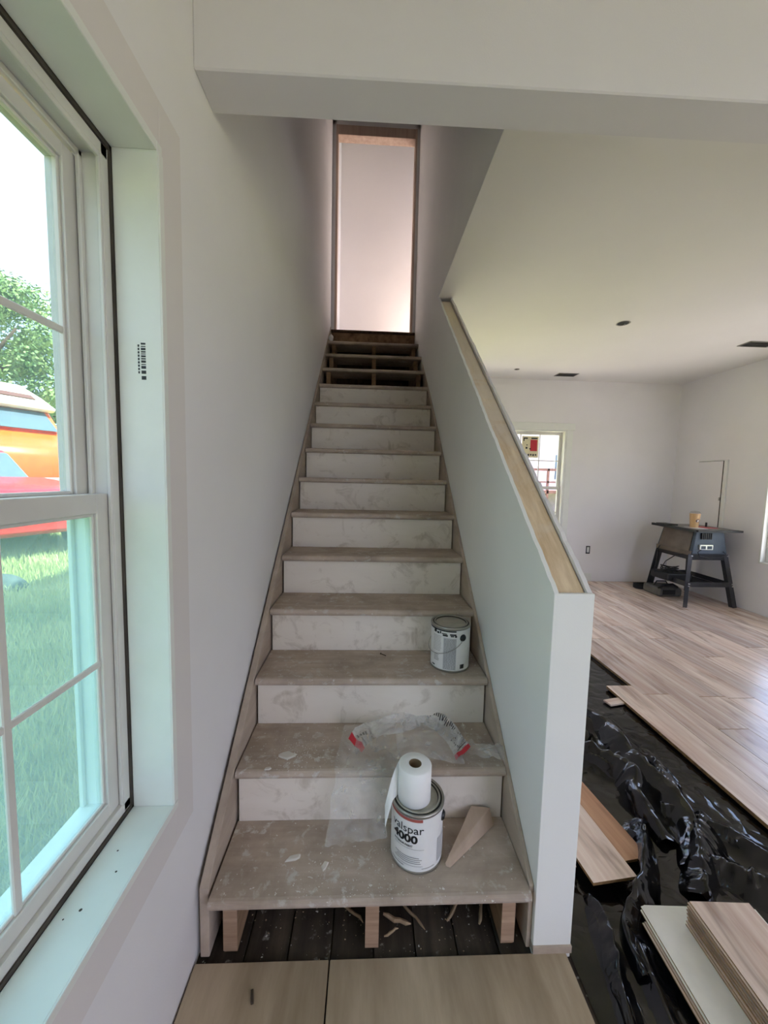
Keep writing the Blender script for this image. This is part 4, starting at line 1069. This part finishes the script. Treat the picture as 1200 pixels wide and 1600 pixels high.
def tree(loc, label, R, H, nleaf, seed, trunk=True, ls=.11, group='trees outside'):
    t = thing('leafy_tree', label, 'tree', loc, 0, group); rs = random.Random(seed)
    if trunk:
        m = MB().tube([(0, 0, -.1), (.05, 0, H*.3), (-.05, .05, H*.55), (0, 0, H*.8)], [R*.09, R*.07, R*.05, R*.02], 8)
        for k in range(6):
            a = k*1.05; m.tube([(0, 0, H*.35+k*.1), (math.cos(a)*R*.4, math.sin(a)*R*.4, H*.55+k*.12), (math.cos(a)*R*.7, math.sin(a)*R*.7, H*.7)], [R*.04, R*.025, R*.01], 6)
        m.obj('trunk', M_bark, t, smooth=True)
    m = MB(); cl = []
    for k in range(46):
        th = rs.uniform(0, 6.28); ph_ = math.acos(rs.uniform(-.85, 1)); rr = R*rs.uniform(.55, 1.0)
        cl.append((rr*math.sin(ph_)*math.cos(th), rr*math.sin(ph_)*math.sin(th), H*.62+rr*math.cos(ph_)*(H*.42/R), R*rs.uniform(.18, .34)))
    for k in range(nleaf):
        c = rs.choice(cl); d = Vector((rs.gauss(0, 1), rs.gauss(0, 1), rs.gauss(0, 1))).normalized()*c[3]*rs.uniform(.5, 1.05)
        p = Vector(c[:3])+d; n = (d.normalized()+Vector((rs.uniform(-.6, .6), rs.uniform(-.6, .6), rs.uniform(-.2, .9)))).normalized()
        a = n.orthogonal().normalized(); a.rotate(Matrix.Rotation(rs.uniform(0, 6.28), 3, n)); b = n.cross(a); s = ls*rs.uniform(.6, 1.3)
        m.v += [tuple(p-a*s), tuple(p+b*s*.5), tuple(p+a*s), tuple(p-b*s*.5)]; q = len(m.v); m.f.append((q-4, q-3, q-2, q-1)); m.m.append(0)
    f = m.obj('foliage', M_leaf, t, fix=False); f['kind'] = 'stuff'
    return t
tree((-13.6, 12.6, .6), 'tall leafy tree behind the orange van outside the left window', 3.4, 7.8, 28000, 1, ls=.078)
tree((-21.0, 12.6, .6), 'broad leafy tree further left beyond the orange van', 3.0, 6.0, 16000, 2, ls=.075)
tree((-15.5, 22.5, .6), 'distant round tree behind the van seen through the left window', 3.4, 5.6, 7000, 5, ls=.15)

def van():
    t = thing('orange_van', 'orange high roof van with cream top parked beyond the lawn', 'van', (-7.02, 7.91, gz(-7.2, 8.0)+.02), math.atan2(-.42, 1.0))
    t.scale = (1.15, 1.15, 1.12)
    Wd = .95
    low = [(-4.3, .45), (-4.3, 1.62), (-.72, 1.62), (-.52, 1.42), (-.10, 1.22), (.02, 1.0), (.05, .62), (0, .45)]
    body = MB().prism(low, 1, -Wd, Wd).obj('van_body', M_orange, t, bevel=.09, seg=3); shade_auto(body, 50)
    cabp = [(-4.25, 1.60), (-4.2, 2.06), (-1.02, 2.06), (-.62, 1.58)]
    MB().prism(cabp, 1, -Wd+.05, Wd-.05).obj('van_cab', M_orange, t, bevel=.05, seg=2)
    ws = MB().hexa([(-.60, -Wd+.14, 1.60), (-.585, -Wd+.14, 1.605), (-.585, Wd-.14, 1.605), (-.60, Wd-.14, 1.60)], [(-.985, -Wd+.18, 2.02), (-.965, -Wd+.18, 2.025), (-.965, Wd-.18, 2.025), (-.985, Wd-.18, 2.02)]).obj('windshield', M_vglass, t)
    for s in (-1, 1): B(-1.9, -1.08, s*(Wd-.046)-.01, s*(Wd-.046)+.01, 1.66, 1.98).obj('side_window', M_vglass, t)
    roofp = [(-4.25, 2.06), (-4.1, 2.62), (-3.2, 2.82), (-2.0, 2.72), (-1.30, 2.40), (-.80, 2.12), (-.86, 2.04)]
    ro = MB().prism(roofp, 1, -Wd+.02, Wd-.02).obj('high_roof', M_cream, t, bevel=.06, seg=2); shade_auto(ro, 50)
    for s in (-1, 1): MB().prism([(-3.8, 2.22), (-3.8, 2.32), (-1.42, 2.32), (-1.22, 2.22)], 1, s*(Wd-.012)-.012, s*(Wd-.012)+.012).obj('roof_stripe', M_maroon, t)
    MB().hexa([(-1.12, -.7, 2.305), (-1.10, -.7, 2.32), (-1.10, .7, 2.32), (-1.12, .7, 2.305)], [(-1.30, -.7, 2.40), (-1.28, -.7, 2.42), (-1.28, .7, 2.42), (-1.30, .7, 2.40)]).obj('roof_window', M_maroon, t)
    for s in (-1, 1):
        h = MB().lathe([(0, .03), (.09, .025), (.10, 0), (0, 0)], n=20).obj('headlamp', M_boltm, t); h.matrix_local = Matrix.Translation((.055, s*.62, .90)) @ Vector((1, 0, 0)).to_track_quat('Z', 'Y').to_matrix().to_4x4()
    B(.06, .16, -Wd, Wd, .45, .60).obj('bumper', M_boltm, t, bevel=.02)
    for xx in (-.75, -3.4):
        for s in (-1, 1):
            wv = MB().lathe([(0, .10), (.20, .10), (.33, .08), (.34, 0), (.33, -.08), (.2, -.10), (0, -.10)], n=24).obj('wheel', M_tyre, t); wv.matrix_local = Matrix.Translation((xx, s*(Wd-.08), .34)) @ Matrix.Rotation(H, 4, 'X'); shade_auto(wv)
    vs, fs = text_mesh('A.C. ZIMM', .13, .003)
    MB().add([(-1.55+v.x, -Wd-.003, 1.38+v.y) for v in vs], fs).obj('door_lettering', M_maroon, t, fix=False)
van()
def car():
    t = thing('red_car', 'low red car parked in front of the orange van', 'car', (-4.15, 4.82, gz(-4.6, 5.0)-.02), math.atan2(-.35, 1.0))
    t.scale = (1.1, 1.0, 1.32)
    p = [(-3.6, .28), (-3.6, .62), (-2.9, .72), (-2.3, 1.02), (-1.2, 1.02), (-.75, .70), (-.05, .55), (.05, .30)]
    b = MB().prism([(-3.6, .26), (-3.6, .80), (-1.3, .88), (-.12, .76), (.03, .62), (.05, .28)], 1, -.8, .8).obj('car_body', M_carred, t, bevel=.05, seg=2); shade_auto(b, 50)
    MB().prism([(-3.3, .80), (-2.9, 1.20), (-2.0, 1.20), (-1.45, .84)], 1, -.7, .7).obj('car_cabin', M_vglass, t, bevel=.04, seg=2)
    MB().prism([(-2.95, 1.18), (-2.85, 1.23), (-2.1, 1.23), (-2.0, 1.18)], 1, -.68, .68).obj('car_roof', M_carred, t, bevel=.01)
    for xx in (-.6, -2.9):
        for s in (-1, 1):
            wv = MB().lathe([(0, .09), (.16, .09), (.27, .07), (.28, 0), (.27, -.07), (.16, -.09), (0, -.09)], n=22).obj('wheel', M_tyre, t); wv.matrix_local = Matrix.Translation((xx, s*.74, .28)) @ Matrix.Rotation(H, 4, 'X'); shade_auto(wv)
car()
def heap():
    def fn(u, v):
        a = u*6.283; r = (1-v)**.6; n_ = 1+.18*noise.noise(Vector((math.cos(a)*1.5, math.sin(a)*1.5, v*2)))
        return (r*.26*math.cos(a)*n_, r*.18*math.sin(a)*n_, .20*v**.7)
    tag(MB().grid(fn, 28, 10).obj('tarp_heap', M_tarp, smooth=True, loc=(-3.75, 3.55, gz(-3.75, 3.55)-.01)), 'small grey tarp covered heap on the lawn before the red car', 'heap')
heap()
# neighbour's house and deck beyond the far window
def neighbour():
    t = thing('neighbour_house', 'pale lilac house with a red deck and stairs beyond the far window', 'house', (8.0, 15.5, gz(8, 15.5)))
    B(-5, 6, 1.5, 7, 0, 4.6).obj('house_wall', M_siding, t)
    for k in range(4): 
        f = B(-4+k*2.6, -3+k*2.6, 1.46, 1.5, 1.5, 2.8).obj('house_window', M_trim, t); B(-3.93+k*2.6, -3.07+k*2.6, 1.44, 1.46, 1.57, 2.73).obj('pane', M_vglass, f)
    MB().prism([(-5.4, 4.6), (6.4, 4.6), (.5, 7)], 1, 1.2, 7.3).obj('house_roof', M_roof, t)
    d = B(-1.6, 4, -.6, 1.5, .95, 1.08).obj('deck', M_deck, t)
    for k in range(8): B(-1.6+k*.8-.04, -1.6+k*.8+.04, -.6, -.52, 0, 2.0).obj('deck_post', M_deck, d)
    B(-1.6, 4, -.6, -.52, 1.9, 2.0).obj('deck_rail', M_deck, d); B(-1.6, 4, -.6, -.52, 1.4, 1.46).obj('deck_rail', M_deck, d)
    for k in range(6): B(-1.6-.28*(k+1), -1.6-.28*k, -.6, .5, .95-.17*(k+1), 1.0-.17*(k+1)).obj('deck_step', M_deck, d)
    MB().bar((-1.6, -.56, 1.95), (-3.3, -.56, .95), .06, .08).obj('stair_rail', M_deck, d)
neighbour()
struct(B(3, 14, 8.6, 10.4, -.42, -.30).obj('ground_dry_strip', M_yellow), 'yellowish strip of lawn beyond the far window')
tree((3.0, 29, .1), 'pale leafy tree behind the neighbour house', 3.5, 7, 4000, 9, ls=.18)

for o in bpy.data.objects:      # fine print, bolts and slots too small to pick apart
    if o.parent and o.name.split('.')[0] in ('small_print', 'printed_heading', 'printed_marks', 'printed_barcode', 'print_marks', 'bolt', 'vent_slots', 'logo_mark'):
        o['kind'] = 'stuff'
